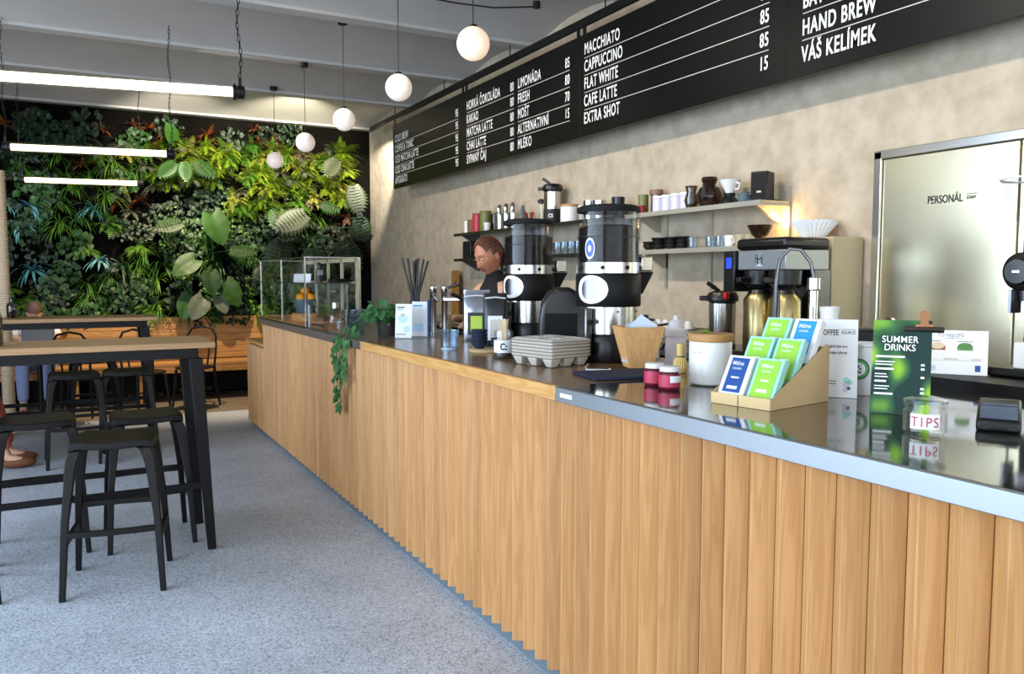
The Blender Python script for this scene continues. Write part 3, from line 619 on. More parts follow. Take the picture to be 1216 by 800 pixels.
# --- large-leaved plants, one object per leaf
def monstera_leaf(L, W, n=7, m='leaf_green', slit=.62):
    g = G(); g.use(m)
    for s in (-1, 1):
        for i in range(n):
            y0 = L*(i/n); y1 = L*((i+.58)/n) if i < n-1 else L
            w0 = W*math.sin(PI*min(1, (i+.35)/n*.86+.14))**.7; bend = .22*L*(1-i/n)-.03*L
            ins = .12*w0
            g.add([(0, y0, 0), (0, L*min(1, (i+1)/n), 0), (s*ins, y1+.02*L, .04*ins), (s*w0*.72, y1+.06*L-bend*.25, -.08*w0), (s*w0*1.04, (y0+y1)/2+.10*L-bend*.4, -.34*w0), (s*w0*.75, y0+.02*L-bend*.3, -.02*w0), (s*ins, y0+.01*L, .04*ins)], [(0, 1, 2, 6), (2, 3, 5, 6), (3, 4, 5)])
    g.tube([(0, -.02*L, .003), (0, L*.5, .004), (0, L, -.002)], .006, 5)
    return g.mesh('leaf', None, 0)
def big_heart(L, m):
    g = G(); g.use(m); nr, nc = 12, 8; vs = []; fs = []
    for i in range(nr+1):
        t = i/nr; w = .46*math.sin(PI*(t*.86+.14))**.75*(1-.15*t) if i < nr else .004
        for j in range(nc+1):
            u = j/nc*2-1; yy = t*1.06-.20*(1-t)**2*abs(u)**1.3; vs.append((u*w*L, yy*L, (.16*abs(u)*w*2-.22*t*t-.10*(u*w)**2*4+.012*math.sin(t*22)*abs(u))*L))
    for i in range(nr):
        for j in range(nc): a = i*(nc+1)+j; fs.append((a, a+1, a+nc+2, a+nc+1))
    g.add(vs, fs); g.tube([(0, -.02*L, .002), (0, L*.5, -.055*L), (0, L, -.20*L)], .004, 5); return g.mesh('leaf', None, 50)
MON = monstera_leaf(.44, .19, 10, 'leaf_dark'); MONP = monstera_leaf(.48, .18, 10, 'leaf_pale'); ALO = big_heart(.36, 'leaf_green'); ALD = big_heart(.26, 'leaf_green'); MONL = monstera_leaf(.38, .15, 10, 'leaf_green'); MONG = monstera_leaf(.40, .18, 8, 'leaf_green')
def leafy(name, label, base, leaves, stemm='leaf_green'):
    t = thing(name, label, 'plant', base)
    for me, off, ax, ay, az, sc in leaves:
        o = bpy.data.objects.new('leaf', me); COL.objects.link(o); o.parent = t; o.location = off
        d = Vector(ax).normalized(); nn = Vector(ay); sd = d.cross(nn).normalized(); nn = sd.cross(d)
        M_ = Matrix((sd*sc, d*sc, nn*sc)).transposed().to_4x4(); M_.translation = Vector(off); o.matrix_local = M_
        a = Vector((0, 0, 0)); b = Vector(off); mid = (a+b)/2+Vector((0, -.04, .06))
        G().tube([a, mid, b], .006, 5).build('stem', stemm, t)
    return t
leafy('split_leaf_plant', 'plant with a big pale split leaf in the middle of the planted wall', (2.55, YF-.05, 2.30), [(MONP, (.05, -.38, -.02), (-.85, -.25, -.45), (.25, -1, .55), 0, 1.0), (MONG, (-.25, -.22, .05), (-.4, -.3, -.8), (0, -1, .4), 0, .7), (MONG, (.30, -.22, .12), (.8, -.3, -.3), (0, -1, .4), 0, .6)])
leafy('split_leaf_plant', 'dark split-leaf plant just above the glass display case', (2.72, YF-.05, 1.98), [(MON, (-.42, -.36, -.06), (-.3, -.2, -1), (.1, -1, .35), 0, 1.05), (MON, (-.02, -.42, -.14), (.05, -.2, -1), (0, -1, .35), 0, 1.15), (MON, (.34, -.34, -.04), (.5, -.2, -.8), (-.1, -1, .35), 0, 1.0), (MON, (-.2, -.30, .16), (-.5, -.3, -.4), (.1, -1, .5), 0, .8), (MON, (.5, -.26, .15), (.6, -.3, -.3), (0, -1, .5), 0, .7)])
leafy('split_leaf_plant', 'pale split-leaf plant beside the plaster wall corner', (3.22, YF-.06, 2.62), [(MONP, (.02, -.32, .05), (.1, -.3, -.9), (-.5, -1, .2), 0, .85), (MONP, (-.18, -.3, .38), (-.4, -.3, -.5), (.1, -1, .5), 0, .7), (MONG, (.1, -.26, -.35), (.2, -.3, -.8), (-.3, -1, .3), 0, .8)])
leafy('elephant_ear', 'elephant-ear plant with two big bright leaves left of centre', (1.30, YF-.05, 1.62), [(ALO, (.16, -.40, .60), (.25, -.2, -.75), (-.1, -1, .6), 0, 1.0), (MONL, (-.18, -.36, .50), (-.9, -.2, -.25), (0, -1, .7), 0, .85), (ALD, (-.05, -.42, .06), (-.8, -.3, -.5), (0, -1, .6), 0, 1.15), (MONL, (.36, -.40, .18), (1, -.2, -.1), (0, -1, .7), 0, .8), (ALD, (.30, -.34, -.22), (.5, -.3, -.9), (0, -1, .5), 0, 1.2), (ALD, (-.1, -.30, -.38), (-.4, -.3, -1), (0, -1, .5), 0, 1.1), (ALD, (.12, -.42, -.10), (.1, -.3, -1), (0, -1, .5), 0, 1.0)])
leafy('elephant_ear', 'small pale elephant-ear drooping just above the bench back', (1.32, YF-.05, 1.18), [(big_heart(.28, 'leaf_silver'), (.02, -.36, .03), (-.5, -.3, -.8), (0, -1, .4), 0, 1.0), (big_heart(.22, 'leaf_silver'), (.20, -.34, .06), (.3, -.3, -.8), (0, -1, .4), 0, 1.0)])
leafy('split_leaf_plant', 'drooping yellow-green split-leaf plant near the top centre', (1.12, YF-.05, 2.88), [(MONL, (-.05, -.34, -.05), (-.6, -.3, -.6), (0, -1, .6), 0, .75), (MONL, (.18, -.36, -.02), (.6, -.3, -.6), (0, -1, .6), 0, .75), (MONL, (.05, -.40, -.05), (0, -.4, -1), (0, -1, .5), 0, .65), (ALO, (-.05, -.25, .22), (-.2, -.4, .5), (0, -1, .6), 0, .6)])
leafy('split_leaf_plant', 'dark green split-leaf plant low beside the display case', (2.25, YF-.05, 1.55), [(MON, (-.1, -.36, .08), (-.6, -.3, -.5), (0, -1, .5), 0, .7), (MONG, (.25, -.38, -.18), (-.2, -.3, -.9), (0, -1, .4), 0, .7), (ALO, (-.02, -.30, .25), (.3, -.3, -.6), (0, -1, .6), 0, .4), (ALO, (-.05, -.30, .0), (-.4, -.3, -.6), (0, -1, .6), 0, .45)])
print('plants', nplants)
# white ribbed pipe at the left edge
g = G(); pr = []
for k in range(110): pr += [(.045, k*.022), (.053, k*.022+.006), (.053, k*.022+.015), (.045, k*.022+.021)]
tag(g.lathe(pr, seg=14).build('ribbed_pipe', 'tan_stick', None, (-.60, 8.75, .02)), 'pale ribbed standpipe at the left edge before the plants', 'pipe')
# ================================================================ THINGS ON THE BAR
X1, Z1 = (1, 0, 0), (0, 0, 1)
def lathe_thing(name, label, cat, loc, parts, group=None, rz=0, seg=24):
    t = thing(name, label, cat, loc, rz, group)
    for nm, m, prof in parts: G().lathe(prof, seg=seg).build(nm, m, t)
    return t
# ---- glass display case
dc = thing('display_case', 'frameless glass display case holding oranges and pastries on the bar', 'display case', (1.675, 6.77, T))
hx, hy, hz = .205, .81, .52
G().box(-hx, hx, -hy, hy, .001, .012).build('base', 'steel_dark', dc)
for y0, y1 in ((-hy, -.03), (-.03, hy)): G().box(-hx, -hx+.004, y0+.002, y1-.002, .014, hz-.005).build('front_pane', 'glass', dc, smooth=0)
for s in (-1, 1): G().box(-hx+.006, hx-.01, s*hy-.002, s*hy+.002, .014, hz-.005).build('end_pane', 'glass', dc, smooth=0)
G().box(-hx, hx, -hy, hy, hz-.004, hz).build('top_pane', 'glass', dc, smooth=0)
G().box(-hx+.01, hx-.02, -hy+.01, hy-.01, .325, .331).build('glass_shelf', 'glass_blue', dc, smooth=0)
g = G()
for y in (-hy, -.03, hy): g.box(-hx-.003, -hx+.005, y-.004, y+.004, .012, hz)
for a in ((-hx-.003, -hx+.005, -hy, hy, hz-.003, hz+.004), (-hx, hx, -hy-.004, -hy+.003, hz-.003, hz+.004), (-hx, hx, hy-.004, hy+.003, hz-.003, hz+.004), (-hx-.003, -hx+.005, -hy, hy, .010, .018), (-hx-.003, -hx+.004, -hy, hy, .324, .332)): g.box(*a)
g.build('glass_edge', 'steel', dc, smooth=0)
g = G()
for y in (-hy+.012, -.40, .0, .40, hy-.012): g.box(hx-.02, hx, y-.014, y+.014, .012, hz)
g.box(hx-.02, hx, -hy, hy, .012, .04); g.box(hx-.02, hx, -hy, hy, hz-.03, hz); g.box(hx-.02, hx, -hy, hy, .32, .34)
g.build('back_frame', 'cream', dc)
for s in (-1,): G().box(hx-.004, hx+.012, s*hy-.01, s*hy+.012, .002, hz+.004).build('corner_post', 'steel', dc)
for i in range(4): G().box(hx-.010, hx-.006, -hy+.03+i*.4, -hy+.38+i*.4 if i < 3 else hy-.03, .045, .315).build('back_pane', 'glass_blue', dc, smooth=0)
# contents
def fruit_bowl():
    b = lathe_thing('fruit_bowl', 'slate blue bowl inside the display case, filled with oranges', 'bowl', (1.63, 6.60, T+.083), [('body', 'slate_blue', [(0, .0), (.062, 0), (.082, .05), (.086, .11), (.080, .11), (.07, .03), (0, .02)])])
    for i, (x, y, z) in enumerate(((-.035, -.03, .125), (.038, -.025, .125), (-.03, .04, .125), (.035, .04, .128), (.0, .0, .175))):
        t = thing('orange', 'whole orange crowning the pile in the slate bowl' if i == 4 else 'whole orange in the lower layer of the slate bowl', 'orange', (1.63+x, 6.60+y, T+.083+z-.038), 0, 'oranges in the slate bowl')
        G().sphere(.037, (0, 0, .038), 16, 10, (1, 1, .94)).build('fruit', 'orange_fruit', t, smooth=60); G().cyl(.004, .071, .076, seg=6).build('stem', 'leaf_green', t)
tag(G().box(1.545, 1.715, 6.50, 6.72, T+.013, T+.082).build('wooden_riser', 'lid_oak', bev=.004), 'wooden riser block under the bowl of oranges', 'riser')
fruit_bowl()
lf = thing('loaf', 'pale crusty loaf lying before the fruit bowl in the case', 'bread', (1.56, 6.36, T+.013)); G().sphere(.05, (0, 0, .032), 18, 10, (.9, 1.9, .68)).build('crust', 'loaf', lf, smooth=60)
for k in range(3): G().tube([(-.03, -.05+.05*k, .060), (0, -.04+.05*k, .068), (.03, -.03+.05*k, .060)], .005, 5).build('score', 'cream', lf)
lathe_thing('pastry_plate', 'wide white plate of dark pastries in the display case', 'plate', (1.70, 6.20, T+.013), [('plate', 'white_ceramic', [(0, 0), (.08, 0), (.13, .018), (.125, .020), (.07, .006), (0, .006)])])
for i, (x, y, m, lb) in enumerate(((-.05, .05, 'choco', 'dark chocolate pastry at the back left of the plate'), (.04, .06, 'crust', 'brown crusted pastry at the back right of the plate'), (-.03, -.05, 'choco', 'dark chocolate pastry at the front left of the plate'), (.055, -.045, 'crust', 'brown crusted pastry at the front right of the plate'))):
    t = thing('pastry', lb, 'pastry', (1.70+x, 6.20+y, T+.021), i*.7, 'pastries in the display case')
    G().sphere(.042, (0, 0, .03), 14, 8, (1, 1.05, .75)).build('dough', m, t, smooth=60); G().tube([(.022*math.cos(a*.6), .022*math.sin(a*.6), .058-.001*a) for a in range(9)], .007, 5).build('swirl', 'choco', t)
sg = thing('price_card', 'white price card standing on the glass shelf', 'price card', (1.62, 6.66, T+.332), -.9); G().box(-.085, .085, -.002, .002, 0, .07, rot('X', -.15)).build('card', 'white_paper', sg); G().box(-.085, .085, .0, .03, 0, .003).build('foot', 'white_paper', sg)
lathe_thing('syrup_bottle', 'dark brown bottle on the glass shelf of the case', 'bottle', (1.72, 6.50, T+.332), [('body', 'coffee_dark', [(0, 0), (.027, 0), (.028, .09), (.012, .12), (.012, .14), (0, .14)]), ('cap', 'matte_black', [(.014, .141), (.014, .16), (0, .16)])])
tr = thing('dark_tray', 'small black tray on the near end of the glass shelf', 'tray', (1.78, 6.16, T+.332), 0); g = G().box(-.05, .05, -.11, .11, 0, .006)
for a in ((-.05, -.044, -.11, .11, .006, .03), (.044, .05, -.11, .11, .006, .03), (-.044, .044, -.11, -.104, .006, .03), (-.044, .044, .104, .11, .006, .03)): g.box(*a)
g.build('tray_body', 'matte_black', tr)
# glass screen in front of the jars, jars, carafe
gs = thing('glass_screen', 'low clear glass screen on the bar beside the display case', 'glass screen', (1.485, 5.45, T)); G().box(-.003, .003, -.47, .47, .004, .17).build('pane', 'glass', gs, smooth=0); g = G(); g.box(-.004, .004, -.474, -.468, 0, .172); g.box(-.004, .004, .468, .474, 0, .172); g.box(-.006, .006, -.47, .47, 0, .005); g.build('edge', 'steel', gs)
for i, (x, y) in enumerate(((1.64, 5.42), (1.75, 5.56))):
    for k in range(3):
        lathe_thing('glass_bowl', 'clear glass bowl, '+('bottom', 'middle', 'top')[k]+' of the '+('front' if i == 0 else 'rear')+' stack by the screen', 'bowl', (x, y, T+.001+k*.045), [('bowl', 'glass_blue', [(.028, 0), (.05, .03), (.055, .055), (.052, .055), (.046, .03), (.02, .006)])], 'stacked glass bowls')
lathe_thing('glass_carafe', 'clear glass carafe with steel neck near the display case', 'carafe', (1.62, 5.70, T+.001), [('body', 'glass_blue', [(.045, 0), (.055, .06), (.05, .11), (.025, .15)]), ('neck', 'steel', [(.026, .151), (.026, .19), (.018, .19)])])
# ---- trailing plant in dark pot
pl = thing('trailing_plant', 'trailing green vine in a dark pot, spilling over the bar front', 'potted plant', (1.74, 4.93, T+.001))
pot = G().lathe([(0, 0), (.055, 0), (.075, .12), (.078, .135), (.070, .135), (.066, .115), (0, .11)]).build('pot', 'pot_dark', pl); G().lathe([(0, .112), (.064, .112)], cap=False).build('soil', 'soil', pot)
R2 = random.Random(5); lm = []
g = G(); heart(g, (0, 0, 0), (0, 1, 0), (0, 0, 1), .050, .15); LEAF = g.mesh('leaf', 'leaf_trail', 0)
def put_leaf(p, d, nn, s):
    o = bpy.data.objects.new('leaf', LEAF); COL.objects.link(o); o.parent = pl; d = Vector(d).normalized(); sd = d.cross(Vector(nn)).normalized(); n2 = sd.cross(d)
    M_ = Matrix((sd*s, d*s, n2*s)).transposed().to_4x4(); M_.translation = Vector(p); o.matrix_local = M_
for _ in range(70):
    a = R2.uniform(0, 2*PI); r = .13*math.sqrt(R2.random()); x, y = r*math.cos(a)-.035, r*math.sin(a)-.01; z = .14+R2.uniform(-.05, .10)*(1-r/.16)
    put_leaf((x, y, max(.03, z)), (x*3+R2.uniform(-.5, .5), y*3+R2.uniform(-.6, .3), R2.uniform(-.8, .3)), (-.4, -.5, .8), R2.uniform(.7, 1.3))
for tr_i, (dy, Ln) in enumerate(((-.04, .40), (.02, .46), (.09, .26), (-.10, .30), (-.17, .20))):
    pts = [(-.02, dy*.3, .12), (-.12, dy*.7, .15), (-.24, dy, .05), (-.315, dy, -.01)]
    n = int(Ln/.05)
    for k in range(1, n+1): pts.append((-.325-.006*math.sin(k*1.3), dy+.018*math.sin(k*.9+tr_i), -.01-k*.05))
    G().tube(pts, .0028, 5).build('vine', 'leaf_trail', pl)
    for k, p in enumerate(pts):
        for q in range(2): put_leaf((p[0]-.004, p[1]+R2.uniform(-.01, .01), p[2]+R2.uniform(-.02, .02)), (R2.uniform(-.5, -.1) if k > 3 else R2.uniform(-.6, .2), R2.uniform(-1, 1), R2.uniform(-1, -.2)), (-1, -.3, .5), R2.uniform(.55, 1.15))
# ---- flyers
def card(name, label, cat, loc, rz, w, h, lean, m='white_paper', group=None, th=.0015, foot=True):
    t = thing(name, label, cat, loc, rz, group); mt = rot('X', -lean)
    G().box(-w/2, w/2, -th, th, 0, h, mt).build('sheet', m, t)
    Rr = Vector(X1); Uu = mt.to_3x3() @ Vector(Z1); nn = Rr.cross(Uu)
    if foot: G().box(-w*.3, w*.3, th+.0005, .05, 0, .002).build('foot', m, t)
    return t, (lambda x, z, off=.0012: Rr*x+Uu*z+nn*(th+off-.0012)), Uu
t, P, U = card('flyer', 'white and pale blue flyer, front one beside the trailing plant', 'flyer', (1.76, 4.70, T+.001), -.62, .105, .21, .12)
disc(t, P(-.005, .12), X1, U, .03, 'pale_blue'); disc(t, P(.02, .055), X1, U, .022, 'pale_blue'); disc(t, P(-.005, .14), X1, U, .010, 'bamboo', thick=.0009); bar(t, P(-.045, .185), X1, U, .05, .007, 'ink'); bar(t, P(-.045, .172), X1, U, .04, .004, 'sky_blue'); bar(t, P(-.045, .02), X1, U, .06, .004, 'ink')
t, P, U = card('flyer', 'white flyer in a blue acrylic stand, behind the front flyer', 'flyer', (1.90, 4.78, T+.001), -.62, .105, .22, .10)
bar(t, P(-.045, .19), X1, U, .06, .008, 'sky_blue'); bar(t, P(-.045, .03), X1, U, .07, .05, 'pale_blue')
G().box(.054, .058, -.02, .06, .002, .23).build('stand_side', 'acrylic_blue', t)
# ---- straws, espresso tower
st_ = thing('straw_holder', 'black cup of tall black straws fanning out on the bar', 'straw holder', (1.98, 5.06, T+.001))
G().lathe([(0, 0), (.028, 0), (.034, .22), (.031, .22), (.026, .01), (0, .01)]).build('cup', 'black_plastic', st_)
for i, (dx, dy) in enumerate(((-.06, .075), (-.03, .05), (.0, .02), (.015, -.03), (.04, -.06), (.06, -.085), (-.05, .0), (.03, .05))): G().tube([(dx*.15, dy*.15, .012), (dx*.3, dy*.3, .26), (dx, dy, .50-.01*(i % 3))], .0075, 6).build('straw', 'black_plastic', st_)
tp = thing('espresso_tower', 'chrome under-counter espresso tap tower with black handles', 'espresso machine', (2.06, 4.86, T+.001), -.4)
for x in (-.03, .045): G().lathe([(.030, 0), (.030, .012), (.021, .02), (.021, .27), (.024, .275), (.024, .31), (.012, .325)]).build('column', 'chrome', tp, (x, 0, 0))
G().tube([(.045, 0, .30), (.10, -.01, .315), (.13, -.01, .335)], [.009, .010, .021], 8).build('lever_knob', 'coffee_dark', tp)
G().tube([(-.03, -.015, .25), (-.02, -.09, .245), (.0, -.10, .22)], .011, 8).build('spout', 'chrome', tp)
G().box(.03, .24, -.03, .03, .215, .245).build('group_head', 'chrome', tp, bev=.008); G().lathe([(.034, .185), (.036, .214)]).build('filter_basket', 'chrome', tp, (.20, 0, 0))
G().tube([(.20, -.03, .20), (.12, -.12, .255), (.08, -.17, .27)], [.010, .012, .013], 8).build('portafilter_handle', 'black_plastic', tp)
G().tube([(.16, .02, .24), (.19, .03, .27), (.22, .02, .20), (.225, .01, .06)], .005, 6).build('steam_wand', 'chrome', tp)
G().lathe([(0, 0), (.07, 0), (.072, .012), (0, .014)], seg=24).build('drip_mat', 'rubber', tp, (.20, 0, 0))
lathe_thing('milk_pitcher', 'small steel milk pitcher held under the espresso tap', 'pitcher', (2.26, 4.775, T+.018), [('jug', 'steel', [(0, 0), (.036, 0), (.038, .03), (.030, .075), (.034, .09), (.031, .09), (.027, .07), (.034, .03), (0, .006)])])
lathe_thing('milk_bottle', 'small clear bottle of milk behind the espresso tower', 'bottle', (2.24, 5.12, T+.001), [('bottle', 'glass', [(.032, 0), (.034, .13), (.02, .17), (.02, .2)]), ('milk', 'cream', [(0, .003), (.030, .003), (.031, .11), (0, .11)])])
cb = thing('cutting_board', 'tall mustard wooden cutting board leaning on the back wall', 'cutting board', (3.52, 7.85, 1.061), 0)
G().prism([(-.085, 0), (.085, 0), (.085, .44), (.07, .48), (-.07, .48), (-.085, .44)], .02, Matrix(((0, 0, 1, 0), (1, 0, 0, 0), (0, 1, 0, 0), (0, 0, 0, 1))) ).build('board', 'board_oak', cb, bev=.004)
# ---- coffee bags
def bag(label, loc, rz, w, h, body, lab):
    t = thing('coffee_bag', label, 'coffee bag', loc, rz, 'coffee bags before the grinder')
    g = G(); rows = [(0, .040, 1), (.02, .046, 1), (.10, .045, 1.0), (.19, .038, .98), (.25, .022, .98), (.285, .006, .97), (h, .004, .96)]; vs = []; seg = 16
    for z, d, k in rows:
        for q in range(seg):
            a = 2*PI*q/seg; cx, sy = math.cos(a), math.sin(a); f = lambda v: math.copysign(abs(v)**.5, v)
            vs.append((w/2*k*f(cx), d*f(sy)*(1+.10*math.sin(q*2.1+z*40)), z))
    fs = [(i*seg+q, i*seg+(q+1) % seg, (i+1)*seg+(q+1) % seg, (i+1)*seg+q) for i in range(len(rows)-1) for q in range(seg)]+[list(range(seg)), list(range((len(rows)-1)*seg, len(rows)*seg))]
    g.add(vs, fs).build('pouch', body, t, smooth=60)
    G().box(-w*.30, w*.30, -.055, -.048, .04, .17).build('label', lab[0], t); G().box(-w*.20, w*.20, -.0565, -.0552, .06, .15).build('label_print', lab[1], t)
    G().tube([(-w*.42, -.018, .262), (0, -.022, .268), (w*.42, -.018, .262)], .004, 6).build('tin_tie', 'white_plastic', t)
    return t
bag('silver foil coffee bag with a lime green label on the bar', (2.06, 4.27, T+.001), -.55, .17, .30, 'foil', ('bag_black', 'bag_lime'))
bag('dark foil coffee bag with a white label beside the left grinder', (1.97, 3.86, T+.001), -.50, .13, .29, 'bag_black', ('white_paper', 'pale_beige'))
# ---- tumbler, bowls, stirrers
g = G().lathe([(.001, .006), (.044, .006), (.050, .10), (.046, .10), (.041, .012), (.001, .012)], seg=48, flute=.012)
t = thing('ribbed_tumbler', 'pale blue ribbed glass tumbler near the bar edge', 'glass', (1.70, 3.86, T+.001)); g.build('glass', 'glass_blue', t, smooth=20); G().lathe([(0, 0), (.043, 0), (.043, .007), (0, .007)]).build('thick_base', 'pale_blue', t)
tag(G().lathe([(0, 0), (.090, 0), (.095, .012), (.088, .014), (0, .010)], seg=32).build('wooden_tray', 'card_edge', None, (1.82, 3.66, T+.001)), 'round pale wooden tray under the dark bowls', 'tray')
for i, (x, y, n) in enumerate(((1.795, 3.70, 4), (1.865, 3.615, 2))):
    for k in range(n): lathe_thing('dark_bowl', 'small navy bowl, level %d of the %s stack on the round tray' % (k+1, ('tall', 'short')[i]), 'bowl', (x, y, T+.0145+k*.020), [('bowl', 'navy', [(.0, 0), (.022, 0), (.040, .025), (.042, .036), (.038, .036), (.02, .005), (0, .005)])], 'dark bowls on the tray')
sj = thing('stirrer_jar', 'glass jar of wooden stirrers with a letter C label', 'jar', (1.735, 3.315, T+.001), -.5)
G().lathe([(.001, .002), (.043, .002), (.045, .01), (.045, .12), (.042, .13), (.040, .13), (.041, .01), (.001, .008)], seg=28).build('jar', 'glass', sj)
G().lathe([(.0455, .028), (.0455, .085)], seg=28, cap=False).build('paper_label', 'white_paper', sj); G().lathe([(.001, .009), (.038, .009), (.038, .022), (.001, .022)]).build('dark_base', 'ink', sj)
text(sj, 'C:', .03, (-.016, -.0458, .042), X1, Z1, 'ink', .8, .03)
for i in range(16):
    a = i*2.4; r = .028*math.sqrt((i+.5)/16); G().box(-.004, .004, -.001, .001, 0, .155+.012*math.sin(i*3.1), rot('Z', a, (r*math.cos(a)*.4, r*math.sin(a)*.4, .024)) @ Matrix.Rotation(.13, 4, 'X')).build('stirrer', 'tan_stick', sj)
# ---- pulp cup carriers
cc = thing('cup_carrier_stack', 'stack of grey pulp cup carriers on the oak worktop', 'cup carrier', (1.79, 2.985, T+.001), .2)
g = G()
for sx in (-1, 0, 1):
    for sy in (-1, 0, 1):
        if sx or sy: g.frustum((.016, .016), (.030, .030), 0, .035, ca=(sx*.080, sy*.095), cb=(sx*.080, sy*.095))
g.build('feet', 'pulp', cc, bev=.005)
for k in range(5): G().frustum((.108, .128), (.114, .134), .036+k*.014, .049+k*.014).build('carrier_sheet', 'pulp', cc, bev=.005)
g = G(); W2, D2 = .116, .136; zt_ = .106
n = 40; vs = []; fs = []
for j in range(n+1):
    for i in range(n+1):
        x = (i/n*2-1)*W2; y = (j/n*2-1)*D2; z = zt_+.012
        for cx in (-.055, .055):
            for cy in (-.066, .066):
                d = math.hypot(x-cx, y-cy)
                if d < .044: z = min(z, zt_+.012-.05*min(1, (.044-d)/.014))
        z -= .010*max(0, (max(abs(x)/W2, abs(y)/D2)-.86)/.14); d = math.hypot(x, y)
        if d < .03: z += .006
        vs.append((x, y, z))
for j in range(n):
    for i in range(n): a = j*(n+1)+i; fs.append((a, a+1, a+n+2, a+n+1))
g.add(vs, fs).build('top_sheet', 'pulp', cc, smooth=70)
# ---- the two shop grinders
def grinder(label, loc, rz, blue):
    t = thing('bulk_grinder', label, 'coffee grinder', loc, rz, 'two big coffee grinders')
    G().lathe([(0, 0), (.125, 0), (.13, .01), (.13, .11), (.12, .125), (0, .125)], seg=40).build('base', 'black_plastic', t)
    G().lathe([(.126, .126), (.126, .245)], seg=40).build('steel_drum', 'steel', t)
    for a in range(0, 360, 60):
        for z in (.15, .225): G().sphere(.006, (.126*math.cos(math.radians(a+15)), .126*math.sin(math.radians(a+15)), z), 8, 6).build('bolt', 'steel_dark', t)
    G().lathe([(0, .246), (.142, .246), (.146, .252), (.146, .385), (.14, .392), (0, .392)], seg=44).build('motor_cover', 'black_metal', t, smooth=50)
    G().lathe([(.143, .393), (.143, .44), (.13, .44)], seg=44).build('steel_collar', 'steel', t)
    for a in range(8): G().cyl(.009, 0, .003, mtx=Matrix.Rotation(a*PI/4, 4, 'Z') @ rot('Y', PI/2, (.143, 0, .417))).build('collar_hole', 'matte_black', t)
    G().lathe([(.138, .441), (.138, .66), (.134, .66), (.134, .441)], seg=44, cap=False).build('hopper', 'hopper_glass', t)
    G().lathe([(0, .442), (.132, .442), (.132, .592), (.10, .605), (0, .60)], seg=36).build('beans', 'beans', t)
    G().lathe([(.1385, .548), (.1395, .549), (.1395, .553), (.1385, .554)], seg=44, cap=False).build('hopper_band', 'black_plastic', t)
    G().lathe([(0, .661), (.140, .661), (.142, .668), (.142, .682), (.12, .692), (0, .694)], seg=44).build('lid', 'matte_black', t)
    # oval badge wrapped on the motor cover
    g = G(); vs = []
    for i in range(29):
        a = 2*PI*i/28; u = .085*math.cos(a)/.1466-1.95; vs.append((.1468*math.cos(u), .1468*math.sin(u), .322+.060*math.sin(a)))
    c = [(.1468*math.cos(-1.95+k*.058), .1468*math.sin(-1.95+k*.058), .322) for k in range(-9, 10)]
    g2 = G()
    def wrap(g, u0, hw, hh, rr, n=24):
        vs = []; fs = []
        for i in range(n+1):
            x = -1+2*i/n; h_ = hh*math.sqrt(max(0, 1-x*x)); u = u0+hw*x
            for z in (-h_, -h_*.33, h_*.33, h_): vs.append((rr*math.cos(u), rr*math.sin(u), .322+z))
        for i in range(n):
            for k in range(3): fs.append((i*4+k, i*4+4+k, i*4+5+k, i*4+k+1))
        return g.add(vs, fs)
    wrap(g2, -2.72, .55, .062, .1468).build('badge', 'white_ceramic', t, smooth=60)
    wrap(G(), -2.80, .28, .045, .1474).build('badge_picture', 'steel_dark', t, smooth=60)
    # doser chute on the right
    G().frustum((.016, .035), (.035, .045), .30, .40, ca=(.150, 0), cb=(.185, 0)).build('chute', 'black_metal', t)
    G().box(.150, .215, -.045, .045, .402, .47).build('chute_cup', 'steel', t, bev=.006)
    G().box(-.165, -.132, -.07, .0, .03, .24).build('bag_clamp', 'steel_dark', t, bev=.006); G().cyl(.012, 0, .02, mtx=rot('X', PI/2, (-.148, -.071, .18))).build('switch_knob', 'black_plastic', t)
    if blue:
        for rr, hw, hh, m in ((.1402, .19, .046, 'white_ceramic'), (.1408, .155, .037, 'badge_blue'), (.1414, .06, .015, 'white_ceramic')):
            g = G(); vs = []; fs = []; n = 20
            for i in range(n+1):
                x = -1+2*i/n; h_ = hh*math.sqrt(max(0, 1-x*x))
                for z in (-h_, h_): vs.append((rr*math.cos(-2.80+hw*x), rr*math.sin(-2.80+hw*x), .50+z))
            for i in range(n): fs.append((i*2, i*2+2, i*2+3, i*2+1))
            g.add(vs, fs).build('seal_sticker', m, t, smooth=60)
    return t
grinder('black and steel shop grinder beside the barista, farther one', (2.22, 3.94, T+.001), -.1, False)
grinder('black and steel shop grinder with a round blue sticker, nearer one', (2.10, 3.0, T+.001), 0, True)
dm = thing('dome_appliance', 'glossy black dome-topped appliance between the two grinders', 'appliance', (2.12, 3.42, T+.001), -.5)
G().prism([(-.12, 0), (.12, 0), (.12, .18), (.108, .245), (.075, .30), (.03, .325), (-.03, .325), (-.075, .30), (-.108, .245), (-.12, .18)], .2, Matrix(((1, 0, 0, 0), (0, 0, -1, .1), (0, 1, 0, 0), (0, 0, 0, 1)))).build('shell', 'black_plastic', dm, bev=.02, nseg=3)
G().box(-.09, .09, -.104, -.1, .04, .20).build('front_panel', 'matte_black', dm); G().box(-.05, .05, -.16, -.1, .002, .02).build('drip_tray', 'steel_dark', dm)
cbl = tag(G().tube([(1.93, 2.90, T+.004), (1.85, 2.80, T+.004), (1.80, 2.72, T+.004), (1.88, 2.66, T+.004), (1.90, 2.70, T+.004)], .003, 6).build('cable', 'white_plastic'), 'thin white cable lying on the oak worktop', 'cable')
